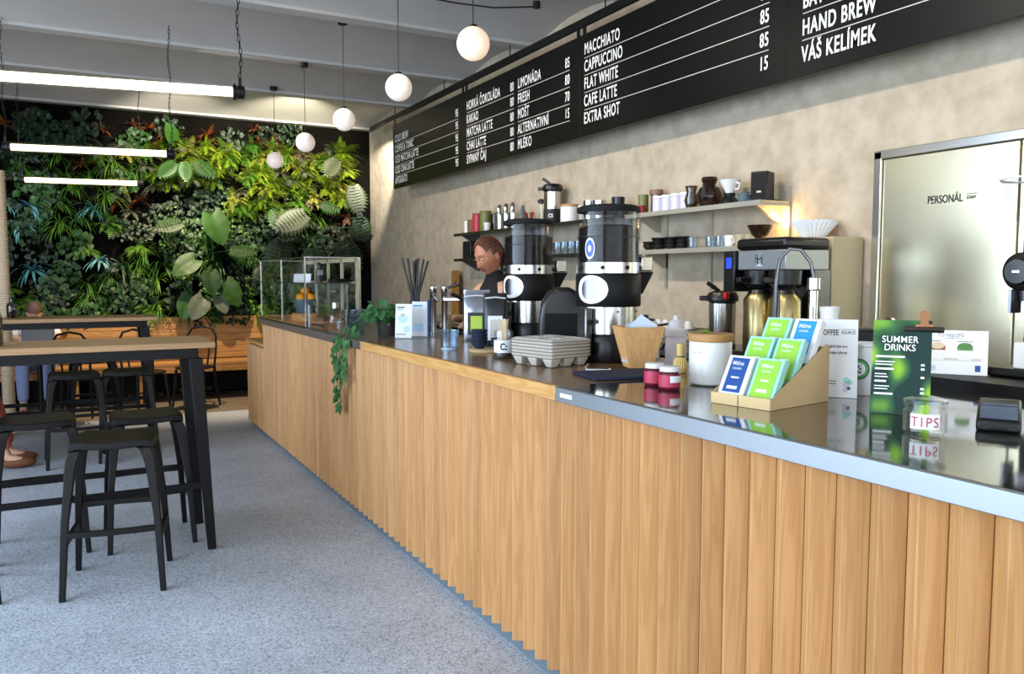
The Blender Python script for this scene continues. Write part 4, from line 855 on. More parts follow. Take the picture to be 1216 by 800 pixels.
# ---- napkin box, cloth, small things
nb = thing('napkin_box', 'tapered oak napkin box holding white napkins', 'napkin box', (1.99, 2.63, T+.014), -.35)
g = G(); a, b, h_ = (.048, .045), (.088, .078), .165
for s in (-1, 1):
    g.frustum((a[0], .005), (b[0], .005), 0, h_, ca=(0, s*(a[1]-.005)), cb=(0, s*(b[1]-.005))); g.frustum((.005, a[1]-.0105), (.005, b[1]-.0105), 0, h_, ca=(s*(a[0]-.005), 0), cb=(s*(b[0]-.005), 0))
g.box(-a[0], a[0], -a[1], a[1], 0, .006); g.build('box', 'box_beech', nb)
for k in range(4):
    y = -.035+.022*k; G().add([(-.06, y, .02), (.06, y, .02), (.07, y+.004, .17), (.0+.01*k, y, .215-.008*k), (-.045, y-.004, .172)], [(0, 1, 2, 3, 4)]).build('napkin', 'napkin', nb)
tag(G().box(-.17, .17, -.12, .12, 0, .011).build('navy_cloth', 'navy', None, (1.83, 2.50, T+.001), bev=.004, rz=-.2), 'folded navy cloth under the napkin box at the steel edge', 'cloth')
def jam(label, loc, rz):
    t = thing('jam_jar', label, 'jam jar', loc, rz, 'jam jars on the steel worktop')
    G().lathe([(0, 0), (.034, 0), (.037, .006), (.037, .054), (.032, .060), (0, .060)], seg=28).build('glass_jar', 'jam', t); G().lathe([(.033, .061), (.034, .064), (.034, .076), (.031, .078), (0, .078)], seg=28).build('lid', 'white_ceramic', t)
    G().lathe([(.0373, .010), (.0373, .050)], seg=28, cap=False).build('label', 'red_label', t)
    g = G(); vs = []
    for i in range(9):
        u = -1.9+i*.16; vs += [(.0377*math.cos(u), .0377*math.sin(u), .026), (.0377*math.cos(u), .0377*math.sin(u), .048)]
    g.add(vs, [(2*i, 2*i+2, 2*i+3, 2*i+1) for i in range(8)]).build('label_panel', 'white_paper', t)
jam('left pink-labelled jam jar before the frosted bottle', (1.765, 2.235, T+.001), .6); jam('right pink-labelled jam jar, nearer the white canister', (1.745, 2.13, T+.001), -.3)
wn = thing('white_canister', 'white ceramic canister with oak lid on the steel worktop', 'canister', (1.955, 2.165, T+.001), -.7)
G().lathe([(0, 0), (.062, 0), (.071, .006), (.074, .02), (.074, .148), (.072, .152), (0, .152)], seg=40).build('body', 'white_ceramic', wn); G().lathe([(0, .153), (.076, .153), (.078, .158), (.078, .176), (.075, .18), (0, .18)], seg=40).build('lid', 'lid_oak', wn)
G().tube([(0, 0, .181), (-.02, 0, .188), (-.035, 0, .186)], [.005, .007, .003], 6).build('sprig', 'leaf_lime', wn); text(wn, 'matcha', .008, (-.062, -.0745, .115), X1, Z1, 'ink', .8, 0)
wk = thing('matcha_whisk', 'bamboo matcha whisk standing by the napkin box', 'whisk', (2.085, 2.48, T+.001))
G().lathe([(0, .001), (.022, .001), (.028, .02), (.024, .05), (.014, .066)], seg=40, flute=.06).build('tines', 'bamboo', wk, smooth=0); G().lathe([(.015, .066), (.016, .10), (.0155, .115), (0, .116)], seg=16).build('handle', 'bamboo', wk); G().lathe([(.017, .060), (.017, .066)], seg=16).build('thread', 'ink', wk)
kt = thing('white_kettle', 'white kettle with black lid and handle behind the napkin box', 'kettle', (2.33, 3.02, T+.001), -.5)
G().lathe([(0, 0), (.062, 0), (.064, .01), (.056, .16), (.045, .172), (0, .172)], seg=32).build('body', 'white_ceramic', kt); G().lathe([(.042, .173), (.040, .182), (.012, .186), (.012, .20), (0, .202)], seg=24).build('lid', 'black_plastic', kt)
G().tube([(.05, -.02, .15), (.10, -.03, .16), (.11, -.03, .10), (.07, -.02, .04)], .008, 8).build('handle', 'black_plastic', kt); G().tube([(-.05, 0, .05), (-.09, 0, .08), (-.10, 0, .14), (-.12, 0, .16)], [.010, .008, .007, .006], 8).build('spout', 'white_ceramic', kt)
fb = thing('frosted_bottle', 'frosted grey squeeze bottle behind the jam jars', 'bottle', (2.21, 2.66, T+.001)); G().lathe([(0, 0), (.042, 0), (.044, .01), (.044, .115), (.04, .128), (0, .128)], seg=28).build('body', 'frosted', fb); G().lathe([(.046, .129), (.046, .155), (.035, .162), (.03, .19), (.012, .20), (.010, .215), (0, .216)], seg=28).build('cap', 'frosted', fb); G().lathe([(.0445, .075), (.0445, .085)], seg=28, cap=False).build('level_mark', 'lavender', fb)
tag(G().box(-.08, .08, -.055, .055, 0, .045).build('teal_box', 'teal_tray', None, (2.30, 2.33, T+.001), bev=.006, rz=-.6), 'flat teal blue box behind the white canister', 'box')
# ---- chocolate stand
cs = thing('chocolate_stand', 'brown cardboard counter stand for chocolate bars', 'display stand', (1.69, 1.745, T+.001), math.radians(-80))
prof_ = [(0, 0), (.30, 0), (.30, .165), (.285, .175), (.012, .035), (0, .033)]
for s in (-1, 1): G().prism(prof_, .003, Matrix(((0, 0, 1, s*.102-.0015), (1, 0, 0, 0), (0, 1, 0, 0), (0, 0, 0, 1)))).build('side_panel', 'cardboard', cs)
for x0, x1 in ((-.100, -.008), (-.004, .100)): G().box(x0, x1, 0, .003, .0, .033).build('front_lip', 'card_edge', cs)
G().box(-.100, .100, .0035, .297, 0, .003).build('floor_panel', 'cardboard', cs); G().box(-.100, .100, .297, .30, 0, .165).build('back_panel', 'cardboard', cs)
for y, z in ((.105, .06), (.195, .115)): G().box(-.100, .100, y, y+.003, .003, z).build('step_panel', 'cardboard', cs)
bars = [(-.052, .012, .008, 'white_paper', 'blue_deep', 'white chocolate bar with dark blue label, front left'), (.050, .012, .008, 'mint', 'lime', 'lime green chocolate bar, front right'), (-.050, .110, .062, 'mint', 'lime', 'lime green chocolate bar, middle left'), (.050, .110, .062, 'mint', 'lime', 'lime green chocolate bar, middle right'), (-.050, .200, .118, 'mint', 'lime', 'lime green chocolate bar, back left'), (.050, .200, .118, 'white_paper', 'sky_blue', 'white chocolate bar with sky blue label, back right')]
for x, y, z, m1, m2, lb in bars:
    th_ = .50
    t = thing('chocolate_bar', lb+' of the cardboard stand', 'chocolate bar', (0, 0, 0), math.radians(-80), 'chocolate bars in the cardboard stand')
    base = Vector((1.69, 1.745, T+.001))+Matrix.Rotation(math.radians(-80), 3, 'Z') @ Vector((x, y, z)); t.location = base
    mt = rot('X', -th_)
    n_ = 3 if x > 0 else 2
    G().box(-.045, .045, -.001, .008*n_, 0, .150, mt).build('wrapper', m1, t, bev=.002)
    Uu = mt.to_3x3() @ Vector(Z1); nn = Vector(X1).cross(Uu)
    w = .031 if m1 == 'white_paper' else .035
    q = lambda a, b: Vector((a, 0, 0))+Uu*b+nn*.0015
    bar(t, q(-w, .03 if m1 == 'white_paper' else .010), X1, Uu, 2*w, .112 if m1 == 'white_paper' else .132, m2, 'label_print')
    text(t, 'Míšina', .013, q(-.024, .118), X1, Uu, 'white_print', .85, .004, thick=.0012); text(t, 'čokoláda', .008, q(-.020, .104), X1, Uu, 'white_print', .75, 0, thick=.0012)
    bar(t, q(-.014, .075), X1, Uu, .028, .005, 'white_print', thick=.0012); bar(t, q(-.018, .040), X1, Uu, .036, .010, 'white_print', thick=.0012)
# ---- loyalty card, bucket, black box, cups
t, P, U = card('loyalty_sign', 'white sign card headed Coffee Source beside the chocolate stand', 'sign', (2.085, 1.735, T+.001), -.80, .122, .245, .12)
text(t, 'COFFEE', .017, P(-.054, .196), X1, U, 'ink', .70, .015); text(t, 'SOURCE', .009, P(.012, .200), X1, U, 'ink', .85, .01); bar(t, P(.012, .213), X1, U, .042, .0012, 'ink')
text(t, 'Registrujte se a', .0085, P(.0, .157), X1, U, 'ink', .82, .02, 'CENTER'); text(t, 'sbírejte výhody', .0085, P(.0, .137), X1, U, 'ink', .82, .02, 'CENTER')
for k in range(2): bar(t, P(-.05, .050-.008*k), X1, U, .05, .002, 'ink')
for a, b, r, m in ((.030, .055, .010, 'mint'), (.040, .048, .008, 'mint'), (.028, .040, .009, 'lavender'), (.026, .024, .008, 'lavender'), (.036, .030, .006, 'slate_blue')): disc(t, P(a, b), X1, U, r, m)
bk = thing('white_bucket', 'white tub with a round green C emblem between the sign cards', 'tub', (2.235, 1.755, T+.001), -.92)
G().lathe([(0, 0), (.052, 0), (.055, .004), (.062, .155), (.0645, .157), (.0645, .165), (.060, .165), (.058, .15), (.051, .008), (0, .008)], seg=40).build('tub', 'white_plastic', bk); G().lathe([(.0525, 0), (.0545, .012)], seg=40, cap=False).build('base_band', 'pale_beige', bk)
for r, m, k in ((.034, 'ink', 0), (.031, 'logo_green', 1), (.022, 'white_print', 2)):
    g = G(); vs = []; fs = []; n = 20; rr = .0602+.0005*k
    for i in range(n+1):
        x = -1+2*i/n; h2 = r*math.sqrt(max(0, 1-x*x)); u = -PI/2-.25+r/rr*x
        for z in (-h2, h2): vs.append((rr*math.cos(u), rr*math.sin(u), .085+z))
    g.add(vs, [(2*i, 2*i+2, 2*i+3, 2*i+1) for i in range(n)]).build('emblem', m, bk, smooth=60)
text(bk, 'C:', .024, (-.030, -.0622, .073), (.97, -.24, 0), Z1, 'ink', .8, .04)
bb = thing('black_caddy', 'small black box behind the white tub', 'box', (2.47, 1.955, T+.001), -.9); G().box(-.06, .06, -.05, .05, 0, .185).build('body', 'black_plastic', bb, bev=.004); G().box(-.062, .062, -.052, .052, .1855, .195).build('rim', 'coffee_dark', bb, bev=.002)
# ---- clipboard, tips jar, photo card, terminal
def bokeh_print():
    m, nt, b, N, L = newmat('bokeh_print'); tc = N('ShaderNodeTexCoord'); mp = N('ShaderNodeMapping'); mp.inputs['Scale'].default_value = (16, 16, 9); mp.inputs['Location'].default_value = (.9, .3, .55); n = N('ShaderNodeTexNoise'); n.inputs['Scale'].default_value = 1; n.inputs['Detail'].default_value = 0
    L(tc.outputs['Object'], mp.inputs[0]); L(mp.outputs[0], n.inputs['Vector']); cr = N('ShaderNodeValToRGB'); e = cr.color_ramp.elements; e[0].position = .42; e[0].color = lin('17342f'); e[1].position = .72; e[1].color = lin('93c22f'); x = e.new(.56); x.color = lin('3a6b3c'); L(n.outputs['Fac'], cr.inputs[0]); L(cr.outputs[0], b.inputs['Base Color']); b.inputs['Roughness'].default_value = .25
bokeh_print()
t, P, U = card('drinks_board', 'dark green acrylic board reading Summer Drinks with a copper clip', 'menu card', (1.985, 1.44, T+.001), math.radians(-55), .150, .272, .37, 'bokeh_print', foot=False, th=.002)
text(t, 'SUMMER', .019, P(-.005, .205), X1, U, 'white_print', .85, .008, 'CENTER', thick=.003, space=1.08); text(t, 'DRINKS', .019, P(-.005, .181), X1, U, 'white_print', .85, .008, 'CENTER', thick=.003)
for k, (b, w) in enumerate(((.160, .075), (.146, .050), (.138, .045), (.124, .048), (.110, .030), (.102, .034), (.088, .030), (.075, .038), (.067, .034), (.052, .048))): bar(t, P(-.066, b), X1, U, w, .0055 if k in (0, 3, 6, 9) else .003, 'white_print', 'print', .003)
for b in (.138, .126, .102, .070, .058): bar(t, P(.050, b), X1, U, .009, .006, 'white_print', 'print', .003)
g = G().box(.005, .105, -.012, .010, .240, .252, rot('X', -.37)); g.build('clip_jaw', 'coffee_dark', t, bev=.003)
for dy in (-.006, .008): G().prism([(-.016, 0), (.016, 0), (.010, .014), (.010, .030), (.013, .040), (.007, .050), (-.007, .050), (-.013, .040), (-.010, .030), (-.010, .014)], .003, rot('X', -.37) @ Matrix(((1, 0, 0, .055), (0, 0, -1, dy), (0, 1, 0, .250), (0, 0, 0, 1)))).build('clip_grip', 'copper', t, bev=.001)
G().cyl(.008, -.022, .022, mtx=rot('X', -.37) @ rot('Y', PI/2, (.055, 0, .256))).build('clip_spring', 'copper', t)
tj = thing('tips_jar', 'round glass jar labelled TIPS in red by the worktop edge', 'tip jar', (1.80, 1.235, T+.001), math.radians(-52))
G().lathe([(.001, .002), (.044, .002), (.049, .008), (.049, .055), (.044, .062), (.044, .066), (.048, .066), (.048, .078), (.042, .08), (.040, .08), (.041, .062), (.046, .052), (.046, .010), (.001, .007)], seg=40).build('jar', 'glass', tj)
G().lathe([(.0455, .074), (.049, .075), (.049, .082), (.03, .088), (0, .089)], seg=40).build('lid_rim', 'glass_blue', tj)
g = G(); vs = []
for i in range(13):
    u = -PI/2-.75+i*.115; vs += [(.0496*math.cos(u), .0496*math.sin(u), .016), (.0496*math.cos(u), .0496*math.sin(u), .052)]
g.add(vs, [(2*i, 2*i+2, 2*i+3, 2*i+1) for i in range(12)]).build('paper_label', 'white_paper', tj)
for ch_, u in (('T', -.52), ('I', -.20), ('P', .10), ('S', .42)):
    a = -PI/2+u; text(tj, ch_, .024, (.0502*math.cos(a), .0502*math.sin(a), .022), (math.cos(u), math.sin(u), 0), Z1, 'red_label', .8, .0, 'CENTER', thick=.0015)
for i in range(9):
    a = i*2.2; tag(G().cyl(.011, 0, .002, seg=14).build('coin', 'brass_steel', tj, (.022*math.cos(a), .022*math.sin(a), .008+.0025*i)), None)
t, P, U = card('photo_card', 'white card picturing two iced drinks, leaning on the back ledge', 'sign', (2.70, 1.76, 1.136), math.radians(-55), .22, .155, .14, 'white_paper')
text(t, 'TO NEJLEPŠÍ', .012, P(-.005, .132), X1, U, 'slate_blue', .9, 0, 'CENTER'); bar(t, P(-.02, .126), X1, U, .05, .0015, 'slate_blue')
bar(t, P(-.10, .048), X1, U, .19, .010, 'pale_beige'); 
def cupart(x, m, top):
    G().add([P(x-.020, .050), P(x+.020, .050), P(x+.024, .100), P(x-.024, .100)], [(0, 1, 2, 3)]).build('print', 'white_ceramic', t, (0, -.0006, 0), smooth=0); bar(t, P(x-.024, .085), X1, U, .048, .016, m, 'print', .0012)
    disc(t, P(x, .100), X1, U, .022, top, 'print', .0016, .012)
cupart(-.045, 'brown_drink', 'tan_stick'); cupart(.040, 'matcha', 'bokeh2')
for k in range(3): bar(t, P(-.10, .026-.006*k), X1, U, .05, .002, 'sky_blue')
bar(t, P(.072, .012), X1, U, .017, .022, 'blue_deep'); bar(t, P(-.065, .115), X1, U, .03, .002, 'ink'); bar(t, P(.015, .115), X1, U, .05, .002, 'ink')
pt = thing('payment_terminal', 'black card payment terminal at the right of the worktop', 'payment terminal', (1.965, 1.155, T+.001), math.radians(-60))
W = .048
vs = [(-W, 0, 0), (W, 0, 0), (W, .19, 0), (-W, .19, 0), (-W, 0, .026), (W, 0, .026), (W, .145, .062), (-W, .145, .062), (W, .19, .058), (-W, .19, .058)]
G().add(vs, [(3, 2, 1, 0), (0, 1, 5, 4), (4, 5, 6, 7), (7, 6, 8, 9), (9, 8, 2, 3), (1, 2, 8, 6, 5), (0, 4, 7, 9, 3)]).build('body', 'black_plastic', pt, bev=.006)
sl = math.atan2(.036, .145); Us = Vector((0, math.cos(sl), math.sin(sl)))
bar(pt, Vector((-.040, .012, .0296)), X1, Us, .080, .105, 'screen_grey', 'screen', .0008); bar(pt, Vector((-.040, .095, .0502)), X1, Us, .080, .004, 'black_plastic', 'screen_bar', .0012); bar(pt, Vector((-.02, -.0066, .008)), X1, Z1, .04, .002, 'matte_black', 'card_slot')
# ---- shop grinder on the ledge at the right edge
ek = thing('hopper_grinder', 'black grinder with tall clear funnel hopper at the right edge', 'coffee grinder', (2.86, 1.585, 1.136), math.radians(-90))
G().box(-.10, .10, -.08, .12, 0, .03).build('base', 'black_metal', ek, bev=.008)
G().frustum((.062, .05), (.05, .045), .031, .34, ca=(.02, .07), cb=(.02, .06)).build('column', 'black_metal', ek, bev=.008)
G().lathe([(0, -.10), (.055, -.10), (.065, -.085), (.065, .09), (.05, .10), (0, .10)], mtx=rot('X', PI/2, (0, .02, .36)), seg=32).build('burr_housing', 'black_metal', ek)
G().lathe([(0, 0), (.042, 0), (.045, .006), (.040, .022), (0, .024)], mtx=rot('X', PI/2, (0, -.081, .36)), seg=28).build('dial', 'black_plastic', ek); G().box(-.012, .012, -.1065, -.1055, .356, .364).build('dial_mark', 'white_print', ek)
G().lathe([(.024, .26), (.028, .30)], seg=18).build('outlet', 'steel_dark', ek, (0, -.03, 0)); G().box(-.03, -.02, -.09, -.03, .22, .30).build('bag_lever', 'steel_dark', ek)
G().box(-.025, .025, -.055, .0, .031, .12).build('catch_bin', 'white_plastic', ek, bev=.004)
G().lathe([(.034, .425), (.034, .478), (.028, .478)], seg=24).build('hopper_neck', 'black_metal', ek)
G().lathe([(.031, .479), (.042, .50), (.082, .57), (.108, .66), (.112, .672), (.109, .672), (.104, .66), (.078, .572), (.038, .502)], seg=40, cap=False).build('hopper', 'hopper_glass', ek); G().lathe([(.110, .668), (.114, .670), (.114, .675), (.108, .675)], seg=40, cap=False).build('hopper_rim', 'white_plastic', ek)
tag(G().tube([(2.66, 1.42, 1.149), (2.70, 1.30, 1.152), (2.75, 1.2, 1.15)], [.010, .014, .010], 8).build('dark_tamper', 'coffee_dark'), 'dark rod-shaped tool lying on the back ledge', 'tool')

# ================================================================ BACK COUNTER
ap_prof = [('body', 'steel', [(0, .0), (.072, 0), (.074, .01), (.074, .27), (.07, .275)]), ('foot_band', 'black_plastic', [(.0755, .001), (.0755, .045), (.074, .046)])]
def airpot(label, loc, rz, sc=1.0, band=False):
    t = lathe_thing('airpot', label, 'airpot', loc, ap_prof, 'steel airpots', rz)
    G().lathe([(.074, .276), (.086, .285), (.088, .305), (.075, .33), (.04, .34), (0, .34)], seg=28).build('pump_head', 'black_plastic', t)
    G().tube([(-.02, 0, .338), (-.05, 0, .36), (-.085, 0, .385)], [.010, .012, .011], 6).build('lever', 'black_plastic', t); G().box(-.125, -.06, -.02, .02, .285, .312).build('spout', 'black_plastic', t, bev=.006)
    if band: G().lathe([(.0765, .02), (.0765, .125)], seg=28, cap=False).build('label_band', 'ink', t); text(t, 'CS', .03, (-.02, -.0775, .055), X1, Z1, 'white_print', .8, .02)
    t.scale = (sc,)*3; return t
airpot('steel airpot with black pump lid standing beside the batch brewer', (3.15, 3.40, 1.061), -.5)
br = thing('batch_brewer', 'twin batch coffee brewer with blue display on the back counter', 'coffee brewer', (3.14, 2.95, 1.061), -PI/2)
# local x runs along the wall towards the camera, local -y faces the bar
G().box(-.26, .15, -.10, .17, 0, .03).build('base', 'steel_dark', br, bev=.004); G().box(-.24, .14, .06, .17, .031, .45).build('back_column', 'steel_dark', br)
G().box(-.19, .13, -.13, .17, .451, .55).build('steel_head', 'brushed_steel', br, bev=.004); G().box(-.20, .14, -.14, .17, .551, .61).build('top_cover', 'black_plastic', br, bev=.02)
G().box(-.275, -.195, -.15, .05, .34, .55).build('control_panel', 'black_plastic', br, bev=.006); bar(br, (-.255, -.1502, .46), X1, Z1, .04, .055, 'lcd_blue', 'display'); bar(br, (-.07, -.1302, .47), X1, Z1, .055, .06, 'chrome', 'logo_plate')
text(br, 'M', .035, (-.06, -.1305, .482), X1, Z1, 'ink', 1, 0)
for x in (-.115, .055):
    G().lathe([(.06, .36), (.078, .38), (.082, .449), (0, .449)], seg=28).build('brew_basket', 'black_plastic', br, (x, -.05, 0)); G().box(x-.015, x+.015, -.20, -.14, .385, .415).build('basket_handle', 'black_plastic', br, bev=.005)
    G().lathe([(0, .031), (.078, .031), (.080, .04), (.080, .30), (.06, .33), (.02, .335), (0, .335)], seg=32).build('server', 'brass_steel', br, (x, -.05, 0)); G().lathe([(.06, .331), (.05, .352), (0, .354)], seg=24).build('server_lid', 'black_plastic', br, (x, -.05, 0))
G().box(-.30, -.275, -.13, -.10, .30, .335).build('tap_lever', 'red_plastic', br, bev=.004)
rt = thing('rinse_tap', 'chrome rinse tap with grey arched hose before the brewer', 'tap', (2.50, 2.20, T+.001), -.8)
rt.scale = (1.2, 1.2, 1.2); G().lathe([(.03, 0), (.03, .015), (.018, .02), (.018, .10), (.026, .105), (.026, .125), (.014, .13), (.014, .27), (.02, .275), (.02, .31), (0, .312)], seg=20).build('column', 'chrome', rt)
G().tube([(0, 0, .31), (-.01, 0, .36), (-.04, 0, .40), (-.075, 0, .405), (-.105, 0, .37), (-.115, 0, .30), (-.118, 0, .15), (-.118, 0, .02)], .006, 8).build('hose', 'steel_dark', rt); G().cyl(.014, 0, .02, (-.118, 0)).build('hose_foot', 'black_plastic', rt)
sp_ = thing('rinse_column', 'slim chrome pole in front of the brewer', 'pole', (2.38, 2.40, T-.039)); 
for o in (sp_,): o.location = (2.42, 2.30, T+.001)
G().lathe([(.014, 0), (.014, .008), (.008, .012), (.008, .31), (.010, .315), (0, .316)], seg=12).build('pole', 'chrome', sp_); G().box(-.02, .02, -.01, .01, .19, .2).build('clip', 'white_plastic', sp_)
cx_ = thing('cream_cabinet', 'tall cream metal box beside the brewer by the wall', 'cabinet', (3.47, 3.05, 1.061)); G().box(-.115, .115, -.21, .22, 0, .62).build('body', 'cream', cx_, bev=.004); G().box(-.1165, -.1155, -.19, .20, .03, .60).build('door_panel', 'cream', cx_); G().cyl(.008, 0, .02, mtx=rot('Y', -PI/2, (-.117, -.15, .35))).build('knob', 'steel', cx_)
fl = thing('filter_stack', 'fluted white paper filters stacked on the cream cabinet', 'coffee filters', (3.47, 3.06, 1.682))
for k in range(4): G().lathe([(.001, .004), (.055, .004+.004*k), (.112, .075+.006*k)], seg=56, flute=.045, cap=False).build('filter', 'white_paper', fl, (0, 0, .001), smooth=0, rz=.1*k)
dr = thing('dish_rack', 'wire rack of upturned cups on the back counter', 'dish rack', (3.15, 3.85, 1.061))
g = G()
for z in (.02, .11): g.tube([(-.11, -.22, z), (.11, -.22, z), (.11, .22, z), (-.11, .22, z)], .004, 5, True)
for x, y in ((-.11, -.22), (.11, -.22), (.11, .22), (-.11, .22)): g.tube([(x, y, 0), (x, y, .13)], .004, 5)
for k in range(13): yy = -.2+.033*k; g.tube([(-.11, yy, .021), (-.06, yy, .10), (.06, yy, .10), (.11, yy, .021)], .003, 4)
g.build('wire_frame', 'steel', dr)
for k in range(6): lathe_thing('upturned_cup', 'white cup upturned in the wire rack, number %d from the brewer end' % (k+1), 'cup', (3.15, 3.68+.068*k, 1.163), [('cup', 'white_ceramic', [(.030, 0), (.026, .04), (.016, .055), (.014, .055), (.022, .04), (.027, 0)])], 'cups in the wire rack')
for k in range(4): lathe_thing('paper_cup', 'white paper cup, number %d from the bottom of the stack by the door' % (k+1), 'cup', (3.10, 2.63, 1.061+.055*k), [('cup', 'white_paper', [(.032, 0), (.046, .11), (.048, .112), (.044, .112), (.030, .004)])], 'stacked paper cups')

# ================================================================ WALL SHELVES
def shelf(label, y0, y1, z, m):
    t = thing('wall_shelf', label, 'shelf', (3.475, (y0+y1)/2, z)); hl = (y1-y0)/2
    G().box(-.115, .122, -hl, hl, -.004, 0).build('plate', m, t); G().box(-.118, -.1145, -hl, hl, -.028, .001).build('front_lip', m, t); G().box(-.114, .122, -hl, -hl+.003, -.028, -.005).build('end_lip', m, t)
    for yy in ((-hl+.08, hl-.08) if hl < 1 else (-hl+.1, 0, hl-.1)): G().add([(.122, yy-.012, -.005), (-.08, yy-.012, -.005), (-.08, yy-.012, -.02), (.10, yy-.012, -.12), (.122, yy-.012, -.12), (.122, yy+.012, -.005), (-.08, yy+.012, -.005), (-.08, yy+.012, -.02), (.10, yy+.012, -.12), (.122, yy+.012, -.12)], [(0, 1, 2, 3, 4), (9, 8, 7, 6, 5), (0, 5, 6, 1), (1, 6, 7, 2), (2, 7, 8, 3), (3, 8, 9, 4), (4, 9, 5, 0)]).build('bracket', m, t)
    return t
ZU, ZL = 1.905, 1.655
shelf('upper steel wall shelf on the right, below the black speaker', 3.34, 4.60, ZU, 'shelf_steel'); shelf('lower steel wall shelf on the right with black bowls and cups', 3.36, 4.52, ZL, 'shelf_steel')
shelf('upper dark wall shelf on the left with shakers and tins', 4.72, 7.50, ZU, 'steel_dark'); shelf('lower dark wall shelf on the left behind the barista', 4.72, 7.50, ZL, 'steel_dark')
for i, y in enumerate((3.352, 3.99, 4.44)): tag(G().box(3.583, 3.598, y-.012, y+.012, 1.40, 1.99).build('shelf_upright', 'shelf_steel'), ('steel wall upright at the right end of the shelves', 'steel wall upright in the middle of the right shelves', 'steel wall upright at the left end of the right shelves')[i], 'upright')
def simple(name, label, cat, y, z, parts, x=3.47, group=None, seg=20): return lathe_thing(name, label, cat, (x, y, z+.001), parts, group, 0, seg)
def cylp(r, h, m, nm='body', lid=None):
    L_ = [(nm, m, [(0, 0), (r, 0), (r, h-.004), (r-.003, h), (0, h)])]
    if lid: L_.append(('lid', lid[0], [(r*1.02, h+.0005), (r*1.02, h+lid[1]), (0, h+lid[1])]))
    return L_
bx_ = thing('tea_box', 'grey and pink tea box at the left end of the upper shelf', 'box', (3.47, 7.28, ZU+.001)); G().box(-.05, .05, -.10, .10, 0, .13).build('box', 'tin_brown', bx_, bev=.002); G().box(-.0515, -.0505, .03, .095, .0, .125).build('label', 'white_paper', bx_)
simple('tin', 'red tin beside the tea box on the upper shelf', 'tin', 7.11, ZU, cylp(.055, .17, 'red_tin', lid=('tin_brown', .012)), x=3.44); simple('tin', 'olive green tin beside the red tin', 'tin', 6.98, ZU, cylp(.058, .185, 'tin_green', lid=('tin_green', .01)), x=3.46); simple('tin', 'dark small tin right of the olive tin', 'tin', 6.86, ZU, cylp(.045, .16, 'amber', lid=('tin_green', .01)), x=3.5)
simple('white_cup', 'small white cup in front of the dark small tin', 'cup', 6.82, ZU, [('cup', 'white_ceramic', [(.026, 0), (.034, .075), (.031, .075), (.023, .006)])], x=3.395)
for k, y in enumerate((6.70, 6.57, 6.44)): simple('cocktail_shaker', 'tall steel cocktail shaker, '+('left', 'middle', 'right')[k]+' of the three', 'shaker', y, ZU, [('body', 'steel', [(0, 0), (.038, 0), (.044, .14)]), ('cap', 'chrome', [(.044, .1405), (.034, .19), (.028, .215), (.012, .235), (0, .237)])], group='cocktail shakers')
simple('pouring_cone', 'small grey pouring cone on the upper shelf', 'funnel', 6.27, ZU, [('cone', 'slate_blue', [(0, 0), (.05, .002), (.03, .10), (.012, .19), (0, .2)])])
bsh = thing('brush_set', 'reddish wooden brushes in a low cup on the upper shelf', 'brushes', (3.45, 6.10, ZU+.001)); G().lathe([(0, 0), (.055, 0), (.06, .05), (.056, .05), (.05, .006), (0, .006)]).build('cup', 'tin_brown', bsh)
for k, (dx, dy) in enumerate(((-.03, .05), (0, -.05), (.02, .02), (0, .07))): G().tube([(0, 0, .01), (dx*.6, dy*.6, .07), (dx, dy, .12)], [.006, .008, .012], 6).build('brush', 'red_tin' if k % 2 else 'crust', bsh)
simple('tall_stand', 'thin steel stand with a ball top before the shelf airpot', 'stand', 5.94, ZU, [('rod', 'steel', [(.03, 0), (.03, .006), (.006, .01), (.006, .18)]), ('ball', 'steel_dark', [(.001, .18), (.03, .19), (.034, .205), (.02, .222), (0, .225)])])
airpot('steel airpot with white-print black band on the upper shelf', (3.47, 5.76, ZU+.001), -.75, .98, True)
simple('ceramic_canister', 'cream ceramic canister with wooden lid beside the shelf airpot', 'canister', 5.50, ZU, cylp(.072, .125, 'white_ceramic', lid=('lid_oak', .018)))
for k, (y, r, h, m, lb) in enumerate(((5.31, .035, .12, 'white_ceramic', 'white cup right of the cream canister'), (5.22, .045, .15, 'steel', 'steel cup left of the wider steel cup'), (5.08, .055, .14, 'steel', 'wide steel cup above the nearer grinder'), (4.84, .048, .145, 'black_plastic', 'black steel cup above the nearer grinder lid'))): simple('shelf_cup', lb, 'cup', y, ZU, [('cup', m, [(0, .0), (r*.85, 0), (r, h), (r*.93, h), (r*.8, .005), (0, .005)])], group='cups on the upper shelf')
simple('amber_jar', 'olive glass tumbler at the left end of the right shelf', 'glass', 4.545, ZU, [('cup', 'tin_green', [(0, 0), (.034, 0), (.036, .135), (.033, .135), (.03, .005), (0, .005)])])
simple('hand_grinder', 'cork-topped steel hand grinder on the right shelf', 'hand grinder', 4.465, ZU, [('body', 'steel_dark', [(0, 0), (.035, 0), (.035, .13), (0, .13)]), ('top', 'tin_brown', [(.045, .131), (.047, .15), (.045, .165), (0, .165)])], x=3.52); simple('red_tin', 'small red tin before the hand grinder', 'tin', 4.50, ZU, cylp(.032, .05, 'red_tin', lid=('red_tin', .006)), x=3.41)
for k in range(4): simple('white_tin', 'lavender-white tin, '+('leftmost', 'second', 'third', 'rightmost')[k]+' of four on the right shelf', 'tin', 4.375-.093*k, ZU, cylp(.042, .095, 'lavender', lid=('white_ceramic', .016)), group='four white tins')
simple('glass_server', 'small clear glass server left of the dark carafe', 'server', 4.00, ZU, [('glass', 'glass_dark', [(.03, 0), (.045, .05), (.03, .10), (.04, .14)])], x=3.43)
